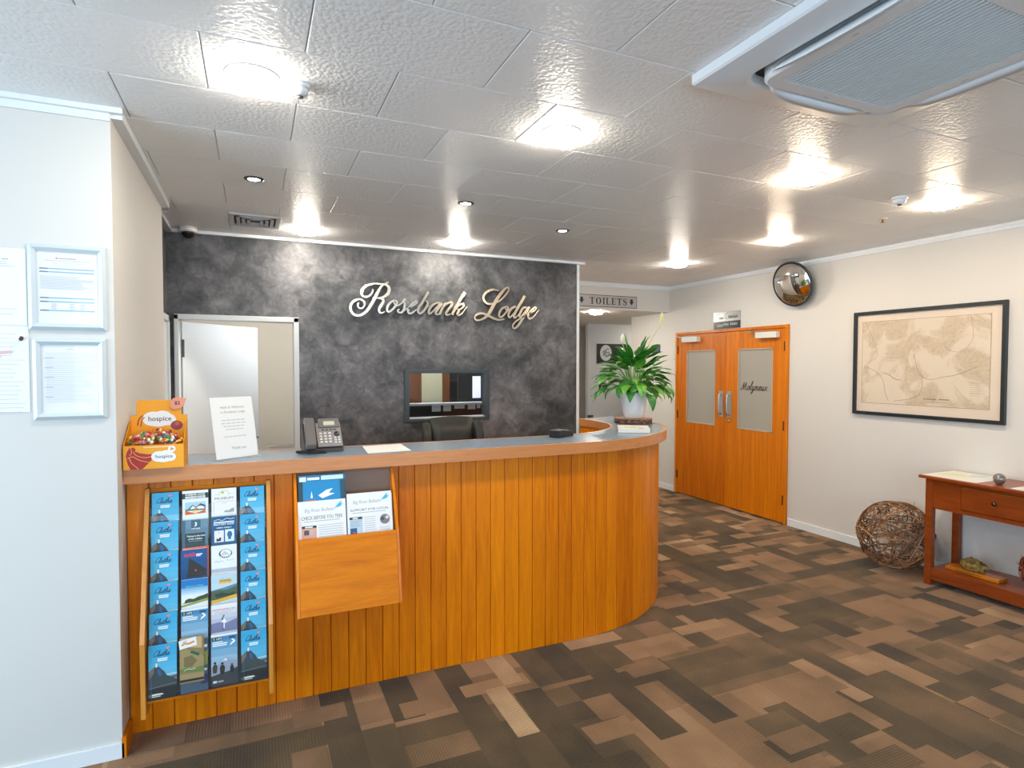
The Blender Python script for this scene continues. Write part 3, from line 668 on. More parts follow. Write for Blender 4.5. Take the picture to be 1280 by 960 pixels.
brochure(1, 5, Art().rect('4d5f72', -W2, -BH, W2, 0).poly('8a8f4a', [(.02, -.06), (W2, -.05), (W2, -.11), (.02, -.12)]).disc('e4e0da', .044, -.03, .007).disc('dcdcd8', .04, -.13, .010, .006).rect('2b3b66', .025, -.19, W2, -.15), 'dark photo brochure mostly hidden behind the brown map brochure', paper='56616c')
brochure(1, 5, a, 'brown aerial map brochure with white card at its top corner', w=.092, h=.19, dx=-.008, dy=-.0085, dz=.018, paper='a59468')
# third column
a = Art(); a.rect('efece6', -W2, -BH, W2, 0); a.line('8a9080', [(-.018, -.03), (-.02, -.018), (-.008, -.012), (.012, -.013), (.02, -.022), (.016, -.032)], .0012); a.disc('b9c63a', -.006, -.019, .008, .005)
a.line('a8a49a', [(-.04, -.029), (-.018, -.027)], .001, False); a.line('a8a49a', [(.018, -.026), (.042, -.024)], .001, False)
a.text('3d4a52', 'MUSEUM', 0, -.050, width=.076, height=.0105); a.rect('b9a88f', -.034, -.060, .04, -.0588); a.rect('d0c8ba', -.01, -.069, .012, -.067); a.rect('bdb7ad', -.042, -.115, -.0405, -.06)
a.poly('9aa0a0', [(.0, -.106), (.01, -.1), (.018, -.104), (.03, -.095), (.042, -.092), (.042, -.11), (0, -.11)])
brochure(2, 0, a, 'cream museum brochure with green crest, top row of the rack')
a = Art(); a.rect('115a88', -W2, -BH, W2, 0); a.line('e6eef2', [(-.042, -.018), (-.022, -.012), (-.008, -.018), (.012, -.009), (.026, -.013), (.044, -.010)], .0022)
a.rect('e6eef2', -.042, -.0285, .042, -.0225); a.text('f2f6f8', 'FACTORY SHOP', 0, -.0385, width=.084, height=.008, bold=.03); a.text('f2f6f8', 'OPEN DAILY', 0, -.053, width=.062, height=.0058, bold=.03)
a.rect('ece6e4', -.040, -.115, -.001, -.062); a.rect('e4ecee', .004, -.115, .042, -.060); a.disc('8f9aa0', -.021, -.073, .002)
a.poly('1b1b1d', [(-.032, -.11), (-.03, -.096), (-.022, -.101), (-.018, -.092), (-.012, -.096), (-.014, -.11)]); a.disc('1c6f9e', .023, -.083, .0105, .015); a.rect('1c6f9e', .017, -.105, .029, -.09)
brochure(2, 1, a, 'dark blue factory shop brochure with two white picture panels', paper='2a6a92')
a = Art(); a.rect('eef0f1', -W2, -BH, W2, 0); a.disc('39434a', .006, -.038, .027, .020, 28); a.disc('eef0f1', .007, -.036, .022, .0165, 28); a.poly('c3cdd2', [(-.012, -.044), (.0, -.026), (.014, -.036), (.024, -.044)])
for i in range(5): a.rect('f2f2f2', -.014 + .009 * i, -.056 + .002 * abs(i - 2), -.010 + .009 * i, -.051 + .002 * abs(i - 2))
a.line('7f868a', [(-.038, -.073), (-.030, -.069), (-.022, -.075), (-.012, -.069), (-.002, -.073)], .0013); a.line('8d9498', [(.008, -.071), (.013, -.065), (.02, -.071), (.03, -.067), (.042, -.068)], .0013); a.rect('b9c3cc', -W2, -.12, W2, -.103)
brochure(2, 2, a, 'white brochure with dark oval emblem, third row of the rack')
a = Art(); a.grad('e7ebe4', 'bcd8e0', -W2, -BH, W2, 0, 6); a.rect('e9a63a', -.020, -.040, .030, -.024); a.text('6a7a2a', 'Gore', 0.004, -.031, width=.040, shear=.3); a.rect('f0c060', -.018, -.039, .028, -.034)
a.poly('5f86a0', [(-W2, -.066), (0, -.058), (W2, -.046), (W2, -.07), (-W2, -.075)]); a.poly('4b6347', [(-W2, -.07), (-.02, -.066), (.01, -.07), (W2, -.056), (W2, -.10), (-W2, -.11)]); a.poly('2f4233', [(-.04, -.085), (-.01, -.078), (.02, -.088), (.04, -.08), (.045, -.092), (-.03, -.1)])
a.poly('eeb02e', [(-W2, -.112), (W2, -.093), (W2, -.108), (-W2, -.125)])
brochure(2, 3, a, 'green landscape brochure with yellow band, fourth row of the rack')
a = Art(); a.grad('9a9fba', 'eceef0', -W2, -BH * .55, W2, 0, 6); a.text('dc5a5a', 'MONARCH', -.002, -.026, width=.088, height=.009); a.rect('a8a4a0', -.038, -.034, .034, -.0325); a.rect('b8b4b0', -.02, -.040, .02, -.0385)
a.poly('7b7fa2', [(-W2, -.08), (-.02, -.075), (.01, -.082), (W2, -.068), (W2, -.12), (-W2, -.12)]); a.line('2c2f3a', [(-.010, -.068), (-.004, -.055), (0, -.046)], .004); a.poly('f4f5f6', [(-.012, -.074), (.003, -.062), (.006, -.074), (.012, -.08), (.002, -.082), (.001, -.105), (-.003, -.105), (-.002, -.082)]); a.line('33353d', [(-.004, -.10), (-.006, -.112)], .003, False)
brochure(2, 4, a, 'pale lilac brochure with flying albatross and red title')
brochure(2, 5, art_isite(True), 'blue mountain visitor brochure with three hikers, bottom row of the rack', dz=.003)

# ================================================================== NEWSPAPER HOLDER
hold = thing('newspaper_holder', (0.414, 3.0, 0.46), 'orange timber newspaper holder box hung on the counter front', 'holder')
hp = [(3.0545, 1.128), (3.030, 1.128), (2.900, 0.835), (2.832, 0.49), (3.0545, 0.465)]
for x0, x1 in ((0.172, 0.185), (0.645, 0.658)): MB().prism(hp, 0, x0, x1).build('side_board', PLANK, hold, 0.001)
MB().prism([(2.901, 0.833), (2.913, 0.833), (2.845, 0.490), (2.833, 0.491)], 0, 0.1855, 0.6445).build('front_panel', HOLDW, hold, 0.001)
MB().prism([(2.845, 0.489), (3.0545, 0.470), (3.0545, 0.480), (2.846, 0.499)], 0, 0.1855, 0.6445).build('base_board', HOLDW, hold)
MB().prism([(3.050, 1.127), (3.0545, 1.127), (3.0545, 0.49), (3.050, 0.49)], 0, 0.1855, 0.6445).build('back_board', flat('8a6248', 0.5), hold)  # brownish reflection on the acrylic put into the board colour
TA = math.atan2(0.15, 0.62)
hm = Matrix.Translation((0, 3.022, 1.118)) @ Matrix.Rotation(-TA, 4, 'X')
MB().box(0.411, 0.415, -0.030, -0.004, -0.30, 0, mat=hm).build('clear_divider', CLEAR, hold)
MB().box(0.190, 0.640, -0.006, -0.004, -0.56, 0, mat=hm).build('clear_back_sheet', CLEAR, hold)
def paper(name, x, dy, dz, w, h, art, label, cat, th=0.004):
    o = MB().box(-w / 2, w / 2, 0, th, -h, 0).build(name, flat('e6e6e4', 0.6))
    o.matrix_world = Matrix.Translation((x, 3.022 + dy, 1.118 + dz)) @ Matrix.Rotation(-TA, 4, 'X')
    loc, rot, sca = o.matrix_world.decompose(); o.location = loc; o.rotation_euler = rot.to_euler()
    tag(o, label, cat, 'papers in the timber holder'); p = art.build('print', o); p.location = (0, -0.0004, 0)
a = Art(); a.grad('4f9fc4', '16789f', -.108, -.42, .108, 0, 5); a.rect('20424c', -.108, -.15, -.090, -.03); a.rect('1d4a5c', .085, -.15, .108, -.03); a.rect('0f86bd', -.088, -.14, .080, -.03)
a.rect('dfe9ec', -.104, -.030, -.074, -.008); a.rect('f2f6f6', -.068, -.024, -.012, -.012); a.rect('c9e2ea', -.004, -.026, .10, -.006)
a.poly('eaf2f6', [(-.02, -.10), (.02, -.075), (.05, -.07), (.03, -.09), (.06, -.095), (.0, -.115)]); a.poly('f4f8fa', [(-.055, -.11), (-.05, -.075), (-.045, -.11)]); a.rect('b86a70', -.08, -.13, -.03, -.118)
paper('poster', 0.302, -0.012, 0.0, 0.216, 0.42, a, 'blue glossy magazine at the back left of the newspaper holder', 'magazine')
def bulletin(head, hs, second):
    a = Art(); a.rect('e9e9e8', -.11, -.42, .11, 0); a.text('9a9c9e', 'Big River Bulletin', -.012, -.052, width=.135, height=.022, shear=.15); a.poly('3fb3d4', [(.055, -.045), (.075, -.022), (.092, -.008), (.088, -.024), (.10, -.02), (.086, -.036), (.066, -.040)])
    a.text('3b3c3e', head, 0, -.088, width=.19, height=hs); a.rect('b5b5b4', -.085, -.098, .08, -.0945)
    if not second:
        a.rect('d9a08a', -.095, -.42, -.028, -.12); a.rect('27272a', -.095, -.127, -.028, -.116); a.rect('e6e6e4', -.08, -.125, -.045, -.119); a.rect('5a4440', -.085, -.158, -.062, -.136); a.rect('b9b5b2', -.062, -.158, -.042, -.136); a.lines('b98a78', -.09, -.033, -.175, .012, 8, .003)
        a.lines('c6c6c5', -.018, .10, -.116, .0105, 16, .0035, .1, 3)
    else:
        a.rect('b9cad8', -.10, -.42, -.038, -.12); a.rect('27272a', -.10, -.127, -.038, -.116); a.rect('e6e6e4', -.085, -.125, -.06, -.119); a.lines('8fa6b8', -.096, -.042, -.134, .008, 4, .003); a.rect('17537e', -.098, -.205, -.066, -.168); a.disc('d05a50', -.08, -.192, .006); a.lines('8fa6b8', -.096, -.042, -.214, .009, 6, .003)
        a.lines('cacac9', -.03, .03, -.118, .0105, 16, .0035, .1, 5); a.disc('7d7376', .072, -.137, .024, .024); a.disc('4d4446', .06, -.135, .009); a.disc('d9d0cc', .083, -.13, .008); a.lines('cacac9', .045, .10, -.175, .0105, 9, .0035, .1, 6)
    return a
paper('newspaper', 0.297, -0.054, -0.118, 0.222, 0.40, bulletin('CHECK BEFORE YOU TREK', .017, False), 'newspaper reading CHECK BEFORE YOU TREK in the left half of the holder', 'newspaper')
paper('newspaper', 0.524, -0.046, -0.100, 0.218, 0.40, bulletin('SUPPORT FOR LOCAL', .011, True), 'newspaper with round photo in the right half of the holder', 'newspaper')
paper('newspaper', 0.545, -0.036, -0.115, 0.19, 0.40, Art().rect('dcdcda', -.095, -.40, .095, 0), 'plain newspaper edge showing behind the right-hand newspaper', 'newspaper')

# ================================================================== THINGS ON AND AROUND THE COUNTER
# silver script lettering on the feature wall: (x, z, stroke width) along each stroke
SIGN= {'R':[[(1.094,2.386,0.013),(1.056,2.365,0.015),(1.03,2.344,0.019),(1.004,2.301,0.026),(0.977,2.248,0.029),(0.951,2.199,0.029),(0.921,2.15,0.027),(0.886,2.11,0.024),(0.844,2.085,0.022),(0.806,2.088,0.022),(0.777,2.111,0.024),(0.767,2.149,0.025),(0.778,2.188,0.023),(0.807,2.214,0.02),(0.845,2.225,0.017),(0.875,2.213,0.016),(0.887,2.188,0.015),(0.878,2.16,0.014),(0.853,2.146,0.013),(0.832,2.158,0.013),(0.828,2.179,0.014),(0.838,2.197,0.011)],[(0.954,2.318,0.011),(0.954,2.294,0.015),(0.935,2.265,0.017),(0.9,2.246,0.017),(0.871,2.256,0.02),(0.86,2.285,0.027),(0.875,2.32,0.027),(0.91,2.348,0.021),(0.961,2.364,0.015),(1.021,2.365,0.014),(1.069,2.361,0.019),(1.095,2.341,0.028),(1.097,2.31,0.032),(1.082,2.279,0.027),(1.047,2.253,0.02),(1.008,2.243,0.014),(0.986,2.24,0.011)],[(1.008,2.241,0.013),(1.042,2.233,0.02),(1.044,2.207,0.026),(1.024,2.176,0.027),(1.009,2.145,0.024),(1.015,2.119,0.019),(1.037,2.116,0.013),(1.059,2.127,0.008)]],'o':[[(1.148,2.229,0.018),(1.112,2.21,0.021),(1.085,2.174,0.023),(1.081,2.139,0.021),(1.098,2.127,0.018),(1.129,2.15,0.019),(1.158,2.186,0.021),(1.167,2.217,0.019),(1.148,2.229,0.018)],[(1.136,2.22,0.01),(1.152,2.19,0.015),(1.178,2.187,0.012),(1.201,2.205,0.01)]],'s':[[(1.174,2.18,0.01),(1.205,2.205,0.015),(1.243,2.247,0.023)],[(1.225,2.233,0.013),(1.236,2.194,0.021),(1.227,2.149,0.023),(1.205,2.124,0.019),(1.178,2.129,0.016),(1.176,2.147,0.013),(1.191,2.152,0.011)],[(1.229,2.14,0.011),(1.263,2.168,0.01)]],'e':[[(1.268,2.159,0.013),(1.304,2.183,0.014),(1.34,2.211,0.016),(1.35,2.227,0.016),(1.327,2.224,0.018),(1.29,2.191,0.022),(1.268,2.15,0.025),(1.272,2.124,0.02),(1.299,2.123,0.017),(1.345,2.158,0.011)]],'b':[[(1.454,2.321,0.024),(1.423,2.268,0.026),(1.391,2.213,0.025),(1.363,2.172,0.024),(1.358,2.136,0.021),(1.377,2.123,0.019),(1.409,2.147,0.02),(1.437,2.188,0.024),(1.446,2.225,0.019),(1.428,2.237,0.013)],[(1.439,2.193,0.011),(1.462,2.189,0.01)]],'a':[[(1.568,2.221,0.016),(1.53,2.224,0.018),(1.488,2.199,0.023),(1.46,2.158,0.025),(1.457,2.126,0.02),(1.478,2.131,0.017),(1.516,2.169,0.015),(1.558,2.216,0.013)],[(1.582,2.224,0.022),(1.549,2.179,0.025),(1.52,2.137,0.024),(1.53,2.12,0.016),(1.572,2.126,0.01)]],'n':[[(1.613,2.229,0.02),(1.587,2.185,0.025),(1.556,2.12,0.024)],[(1.584,2.176,0.012),(1.625,2.219,0.018),(1.663,2.236,0.022),(1.677,2.225,0.024),(1.663,2.197,0.026),(1.634,2.16,0.025),(1.617,2.132,0.022),(1.629,2.118,0.017),(1.662,2.129,0.01)]],'k':[[(1.801,2.332,0.033),(1.754,2.261,0.03),(1.711,2.19,0.028),(1.674,2.12,0.027)],[(1.706,2.176,0.012),(1.749,2.215,0.016),(1.779,2.223,0.021),(1.786,2.202,0.02),(1.754,2.176,0.015),(1.725,2.168,0.012)],[(1.725,2.175,0.013),(1.742,2.159,0.021),(1.725,2.136,0.022),(1.737,2.118,0.017),(1.773,2.14,0.013),(1.82,2.201,0.009)]],'L':[[(2.136,2.363,0.01),(2.088,2.374,0.017),(2.032,2.357,0.022),(1.991,2.318,0.024),(1.984,2.28,0.024),(2.006,2.248,0.022),(2.047,2.236,0.018),(2.092,2.247,0.015),(2.144,2.268,0.017),(2.19,2.308,0.019),(2.237,2.368,0.018),(2.237,2.396,0.017),(2.211,2.392,0.021),(2.169,2.35,0.029),(2.118,2.282,0.034),(2.077,2.214,0.037),(2.041,2.151,0.034),(2.001,2.108,0.024),(1.951,2.083,0.018),(1.916,2.079,0.018),(1.896,2.095,0.019),(1.901,2.118,0.02),(1.931,2.138,0.022),(1.976,2.144,0.022),(2.026,2.127,0.024),(2.087,2.101,0.024),(2.143,2.089,0.02),(2.195,2.1,0.012)]],'o2':[[(2.216,2.217,0.018),(2.174,2.199,0.022),(2.146,2.16,0.023),(2.143,2.127,0.021),(2.164,2.118,0.019),(2.2,2.147,0.02),(2.226,2.182,0.022),(2.234,2.211,0.019),(2.216,2.217,0.018)],[(2.205,2.2,0.011),(2.229,2.179,0.016),(2.263,2.202,0.012)]],'d':[[(2.32,2.224,0.019),(2.278,2.208,0.024),(2.247,2.168,0.026),(2.239,2.13,0.022),(2.257,2.118,0.019),(2.289,2.151,0.016),(2.331,2.2,0.014)],[(2.41,2.331,0.03),(2.379,2.279,0.03),(2.341,2.22,0.028),(2.305,2.156,0.028),(2.294,2.127,0.023),(2.31,2.115,0.017),(2.349,2.153,0.009)]],'g':[[(2.432,2.221,0.017),(2.394,2.212,0.024),(2.363,2.168,0.025),(2.352,2.129,0.021),(2.371,2.129,0.018),(2.41,2.174,0.016),(2.448,2.224,0.014)],[(2.461,2.227,0.022),(2.426,2.17,0.026),(2.389,2.111,0.027),(2.352,2.057,0.026),(2.32,2.022,0.022),(2.291,2.014,0.017),(2.283,2.04,0.017),(2.31,2.077,0.016),(2.363,2.11,0.015),(2.416,2.141,0.012),(2.451,2.166,0.011)]],'e2':[[(2.456,2.159,0.012),(2.507,2.187,0.015),(2.534,2.213,0.016),(2.518,2.222,0.018),(2.48,2.191,0.023),(2.448,2.146,0.026),(2.456,2.113,0.021),(2.491,2.121,0.018),(2.529,2.159,0.015),(2.562,2.2,0.009)]]}
SIGNM = NT('brushed_champagne_steel'); SIGNM.p(Base_Color=hx('d8cdbb'), Metallic=1.0, Roughness=0.22); SIGNM = SIGNM.m
lodge = thing('wall_lettering', (1.66, FY, 2.1), 'silver script sign reading Rosebank Lodge on the dark feature wall', 'sign')
SIGN['L'] = [SIGN['L'][0][:10], SIGN['L'][0][9:19], SIGN['L'][0][18:]]
SIGN['R'] = [SIGN['R'][0][:9], SIGN['R'][0][8:], SIGN['R'][1][:8], SIGN['R'][1][7:], SIGN['R'][2]]
for ch, strokes in SIGN.items():
    b = MB()
    for si, st in enumerate(strokes):
        p = catmull(st, 6); L, R = ribbon([(x, z, w * 0.92) for x, z, w in p]); n = len(p); y0, y1 = FY - 0.034 - 0.0012 * si, FY - 0.012
        v = [(x, y0, z) for x, z in L] + [(x, y0, z) for x, z in R] + [(x, y1, z) for x, z in L] + [(x, y1, z) for x, z in R]
        F = [(n + i, n + i + 1, i + 1, i) for i in range(n - 1)] + [(2*n + i, 2*n + i + 1, 3*n + i + 1, 3*n + i) for i in range(n - 1)]
        F += [(i, i + 1, 2*n + i + 1, 2*n + i) for i in range(n - 1)] + [(n + i + 1, n + i, 3*n + i, 3*n + i + 1) for i in range(n - 1)]
        F += [(0, 2*n, 3*n, n), (n - 1, 2*n - 1, 4*n - 1, 3*n - 1)]
        b.add(v, F)
    q = strokes[0][len(strokes[0]) // 2]
    b.box(q[0] - .004, q[0] + .004, FY - 0.012, FY, q[1] - .004, q[1] + .004)
    b.build('letter', SIGNM, lodge)

# ---------------- orange charity sweets box
box = thing('charity_box', (-0.406, 3.07, CT), 'orange hospice charity sweets box with tall printed back card', 'box')
OR = flat('f6a60a', 0.5); OR2 = flat('e8960a', 0.55)
bx0, bx1, by0, by1 = -0.518, -0.288, 2.985, 3.165
MB().box(bx0, bx1, by0, by0 + .003, CT, CT + .104).build('front_wall', OR, box)
for x in (bx0, bx1 - .003): MB().prism([(by0 + .003, CT), (by1, CT), (by1, CT + .20), (by1 - .03, CT + .19), (by0 + .003, CT + .104)], 0, x, x + .003).build('side_wall', OR2, box)
MB().box(bx0 + .003, bx1 - .003, by0 + .003, by1, CT, CT + .004).build('base', OR2, box)
MB().prism([(-0.5175, CT), (-0.2885, CT), (-0.2885, CT + .222), (-0.312, CT + .222), (-0.312, CT + .285), (-0.318, CT + .292), (-0.487, CT + .292), (-0.493, CT + .285), (-0.493, CT + .222), (-0.5175, CT + .222)], 1, by1, by1 + .003).build('back_card', OR, box)
def cloud(a, u, v, s):
    for du, dv, r, ry in ((-.018, 0, .034, .027), (.012, .004, .032, .026), (.03, -.004, .026, .022), (0, -.006, .04, .024)): a.disc('f2f1f0', u + du * s, v + dv * s, r * s, ry * s)
    a.text('4a1f3a', 'hospice', u + .004 * s, v - .008 * s, width=.074 * s, bold=.01)
a = Art(); a.rect('f6a60a', 0, 0, .229, .103)
a.poly('b0281c', [(.010, .060), (.014, .078), (.024, .096), (.034, .082), (.060, .072), (.112, .066), (.116, .052), (.104, .036), (.090, .020), (.070, .0), (.026, .0), (.016, .026)])
a.line('f5a860', [(.034, .082), (.050, .060), (.082, .050), (.112, .056)], .0028); a.line('f5a860', [(.016, .050), (.036, .056), (.060, .040), (.096, .028)], .0028); a.line('f5a860', [(.022, .052), (.030, .030), (.046, .012), (.056, .0)], .0028); a.line('f6a60a', [(.112, .066), (.090, .068), (.060, .074)], .006)
a.disc('b0281c', .036, .086, .010, .010); a.line('f5a860', [(.028, .092), (.032, .076), (.024, .062)], .0024)
cloud(a, .150, .052, .88); a.disc('f2f1f0', .183, .083, .015, .015); a.poly('e8902a', [(.176, .076), (.180, .092), (.194, .082)])
a.rect('f6ddb0', .075, .092, .18, .096)
o = a.build('front_print', box); o.matrix_parent_inverse = base_mat(box).inverted(); o.location = (bx0 + .0005, by0 - .0004, CT + .0005)
a = Art(); cloud(a, .112, .205, 1.25); a.disc('8f3038', .185, .172, .025, .022); a.disc('c2562a', .186, .180, .009, .009); a.line('a83220', [(.028, .175), (.034, .205), (.05, .222)], .005); a.line('a83220', [(.04, .17), (.046, .20), (.056, .215)], .004)
o = a.build('card_print', box); o.matrix_parent_inverse = base_mat(box).inverted(); o.location = (bx0 + .0005, by1 - .0005, CT)
pt = MB().prism([(-.358, CT + .255), (-.34, CT + .247), (-.315, CT + .252), (-.300, CT + .268), (-.29, CT + .30), (-.305, CT + .296), (-.32, CT + .306), (-.345, CT + .300), (-.36, CT + .28)], 1, by1 - .006, by1 - .004).build('price_tag', flat('ee9a80', 0.5), box)
a = Art(); a.text('4a2a2a', '$2', 0, 0, width=.022, bold=.02); o = a.build('price_print', pt); o.matrix_parent_inverse = base_mat(pt).inverted(); o.location = (-.328, by1 - .0065, CT + .27)
SW = [flat(h, 0.3) for h in ('c8342e', 'f0c23a', '3f8f4a', 'f2e6da', 'e88a9a', '8a2430', 'e8762a', '2f5fa8', 'd9e6c0')]
def sweets(x, y, z, sx, sy, sz, label, seed):
    r = random.Random(seed); t = thing('sweet_bag', (x, y, z), label, 'sweets', 'bags of sweets in the charity box'); b = MB()
    ico = [(0, 0, 1), (.9, 0, .4), (.28, .85, .4), (-.72, .53, .4), (-.72, -.53, .4), (.28, -.85, .4), (.72, .53, -.4), (-.28, .85, -.4), (-.9, 0, -.4), (-.28, -.85, -.4), (.72, -.53, -.4), (0, 0, -1)]
    fc = [(0, 1, 2), (0, 2, 3), (0, 3, 4), (0, 4, 5), (0, 5, 1), (1, 6, 2), (2, 7, 3), (3, 8, 4), (4, 9, 5), (5, 10, 1), (6, 7, 2), (7, 8, 3), (8, 9, 4), (9, 10, 5), (10, 6, 1), (11, 7, 6), (11, 8, 7), (11, 9, 8), (11, 10, 9), (11, 6, 10)]
    for i in range(46):
        while True:
            p = [r.uniform(-1, 1) for _ in range(3)]
            if sum(q * q for q in p) < 1: break
        m = Matrix.Translation((p[0] * sx, p[1] * sy, sz + p[2] * sz * .8)) @ Euler((r.random() * 6, r.random() * 6, r.random() * 6)).to_matrix().to_4x4() @ Matrix.Diagonal((.013, .009, .007, 1))
        b.add(ico, fc, r.randrange(len(SW)), True, m)
    o = local('sweets', b, SW, t); o['kind'] = 'stuff'
    bag = MB().lathe([(0.001, 0), (.85, .1), (1.05, .5), (.95, 1.1), (.5, 1.7), (.08, 2.05), (.2, 2.2)], 18, mat=Matrix.Diagonal((sx * 1.12, sy * 1.12, sz, 1)), close=False)
    local('clear_wrapper', bag, mat_wrap, t)
mat_wrap = mat_clear('crinkled_clear_wrap', (1, 1, 1), .25, .15)
sweets(-.458, 3.05, CT + .085, .052, .045, .038, 'clear bag of mixed red and yellow sweets at the left of the charity box', 3)
sweets(-.345, 3.052, CT + .08, .046, .045, .034, 'clear bag of paler sweets at the right of the charity box', 5)
sweets(-.40, 3.128, CT + .105, .055, .024, .03, 'clear bag of sweets behind the two front bags in the charity box', 9)

# ---------------- acrylic welcome sign
m = Matrix.Translation((-0.0715, 3.145, CT)) @ Matrix.Rotation(math.radians(32), 4, 'Z')
ws = thing('welcome_sign', (-0.0715, 3.145, CT), 'clear acrylic stand with white Hello and Welcome notice on the countertop', 'sign', rot=(0, 0, math.radians(32)))
lean = math.radians(-11)
lm = Matrix.Translation((0, 0, .004)) @ Matrix.Rotation(lean, 4, 'X')
local('acrylic_stand', MB().box(-.113, .113, -.002, 0, 0, .305, mat=lm).box(-.113, .113, .003, .005, 0, .305, mat=lm).box(-.113, .113, -.02, .10, 0, .003), CLEAR, ws)
sh = local('notice_sheet', MB().box(-.107, .107, .0004, .0022, .003, .30, mat=lm), flat('f1f1ef', .5), ws)
a = Art()
for s_, v, w_ in (('Hello & Welcome', .245, .12), ('to Rosebank Lodge', .222, .125)): a.text('8f9192', s_, 0, v, width=w_)
for v, w_ in ((.185, .12), (.170, .13), (.155, .11), (.140, .09), (.105, .115)):
    for k in range(5): a.rect('c2c3c3', -w_ / 2 + w_ * k / 5, v, -w_ / 2 + w_ * (k + .8) / 5, v + .004)
a.text('8f9192', 'Thank you', 0.01, .045, width=.075)
o = a.build('notice_print', sh); o.matrix_basis = lm; o.location = (0, .0002, .004)

# ---------------- desk phone
ph = thing('desk_phone', (0.335, 3.25, CT), 'grey desk phone with handset and small screen on the countertop', 'phone', rot=(0, 0, math.radians(4)))
PB = flat('6f6866', .4); PK = flat('2a2c2e', .35); PD = flat('8a817d', .35)
pm_ = Matrix.Translation((0, -.012, .062)) @ Matrix.Rotation(math.radians(52), 4, 'X')
local('base', MB().prism([(-.06, .0), (.075, .0), (.085, .006), (.085, .06), (.07, .135), (.055, .145), (-.05, .02)], 0, -.10, .095), PK, ph, .003)
local('face_plate', MB().box(-.035, .093, -.052, .095, .006, .016, mat=pm_), PD, ph, .003)
sp = local('screen_housing', MB().box(-.02, .088, .062, .118, .014, .024, mat=pm_), PB, ph, .003)
local('screen', MB().box(.005, .062, .074, .098, .0235, .0252, mat=pm_), flat('c6c7a8', .2), sp)
for r in range(4):
    for c in range(3): local('key', MB().box(-.022 + .023 * c, -.008 + .023 * c, -.030 + .0175 * r, -.020 + .0175 * r, .016, .0195, mat=pm_), flat('d9d4d0', .4), ph, .001)
for r in range(3):
    for c in range(2): local('key', MB().box(.053 + .019 * c, .063 + .019 * c, -.034 + .0145 * r, -.026 + .0145 * r, .016, .019, mat=pm_), flat('d9d4d0', .4), ph)
for c in range(4): local('soft_key', MB().box(-.006 + .02 * c, .006 + .02 * c, .047, .052, .016, .0185, mat=pm_), PK, ph)
local('navigation_ring', MB().lathe([(.014, 0), (.014, .004), (.007, .006), (.0005, .006)], 20, mat=pm_ @ Matrix.Translation((.068, .022, .016))), PK, ph)
hm_ = Matrix.Translation((-.072, -.022, .066)) @ Matrix.Rotation(math.radians(58), 4, 'X')
hs = [(-.062, .0), (-.064, .03), (-.05, .05), (.07, .05), (.10, .046), (.112, .03), (.112, .006), (.085, .004), (.075, .02), (-.02, .022), (-.03, .004)]
local('handset', MB().prism([(y, z) for y, z in hs], 0, -.025, .025, mat=hm_), flat('6a625e', .25), ph, .006)
cp = catmull([(-.07, -.075, .012), (-.10, -.06, .01), (-.135, -.04, .01), (-.13, -.075, .01), (-.09, -.105, .01), (-.04, -.115, .01), (-.005, -.10, .01), (-.02, -.085, .011), (-.07, -.09, .011)], 26)
coil = [(x + .0055 * math.cos(i * 1.25), y + .003 * math.sin(i * .6), z + .0055 * math.sin(i * 1.25)) for i, (x, y, z) in enumerate(cp)]
local('coiled_cord', MB().tube(coil, .0022, 5), flat('1d1f20', .4), ph)

# ---------------- loose sheet, card reader, booklet
def sheet(name, pts, z, th, hexcol, label, cat, art=None):
    o = MB().prism(pts, 2, z, z + th).build(name, flat(hexcol, .55)); return tag(o, label, cat)
sheet('paper_sheet', [(0.555, 3.345), (0.535, 3.06), (0.765, 3.075), (0.775, 3.36)], CT + .0004, .002, 'e8e6e2', 'white paper sheet lying on the countertop beside the phone', 'paper')
er = thing('card_reader', (1.80, 3.315, CT), 'black card payment terminal lying on the countertop', 'card reader', rot=(0, 0, math.radians(-62)))
local('body', MB().prism([(-.08, 0), (.085, 0), (.085, .022), (.06, .034), (-.02, .046), (-.075, .046), (-.08, .04)], 0, -.04, .04), flat('1c1e20', .3), er, .004)
er_m = Matrix.Translation((0, .02, .0405)) @ Matrix.Rotation(math.atan2(-.012, .08), 4, 'X')
for r in range(4):
    for c in range(3): local('key', MB().box(-.028 + .020 * c, -.013 + .020 * c, -.03 + .0155 * r, -.02 + .0155 * r, 0, .0035, mat=er_m), flat(('cbb5a0', 'd99a7a', '8fae6a')[c] if r == 3 else 'b9b4ac', .4), er)
local('screen', MB().box(-.03, .03, -.07, -.03, .0462, .0472), flat('9aa0a0', .15), er)
bk = thing('booklet', (2.43, 3.42, CT), 'thick white booklet on the countertop in front of the potted plant', 'book', rot=(0, 0, math.radians(-33)))
local('pages', MB().box(-.105, .105, -.145, .145, .001, .021), flat('e4e2dc', .6), bk)
local('cover', MB().box(-.108, .108, -.148, .148, .021, .0235), flat('eceadf', .35), bk)
local('cover_print', MB().box(-.06, .02, -.05, .08, .0236, .0240).box(.03, .07, -.1, -.04, .0236, .0240, 1), [flat('d9e2c4', .4), flat('e6b79a', .4)], bk)

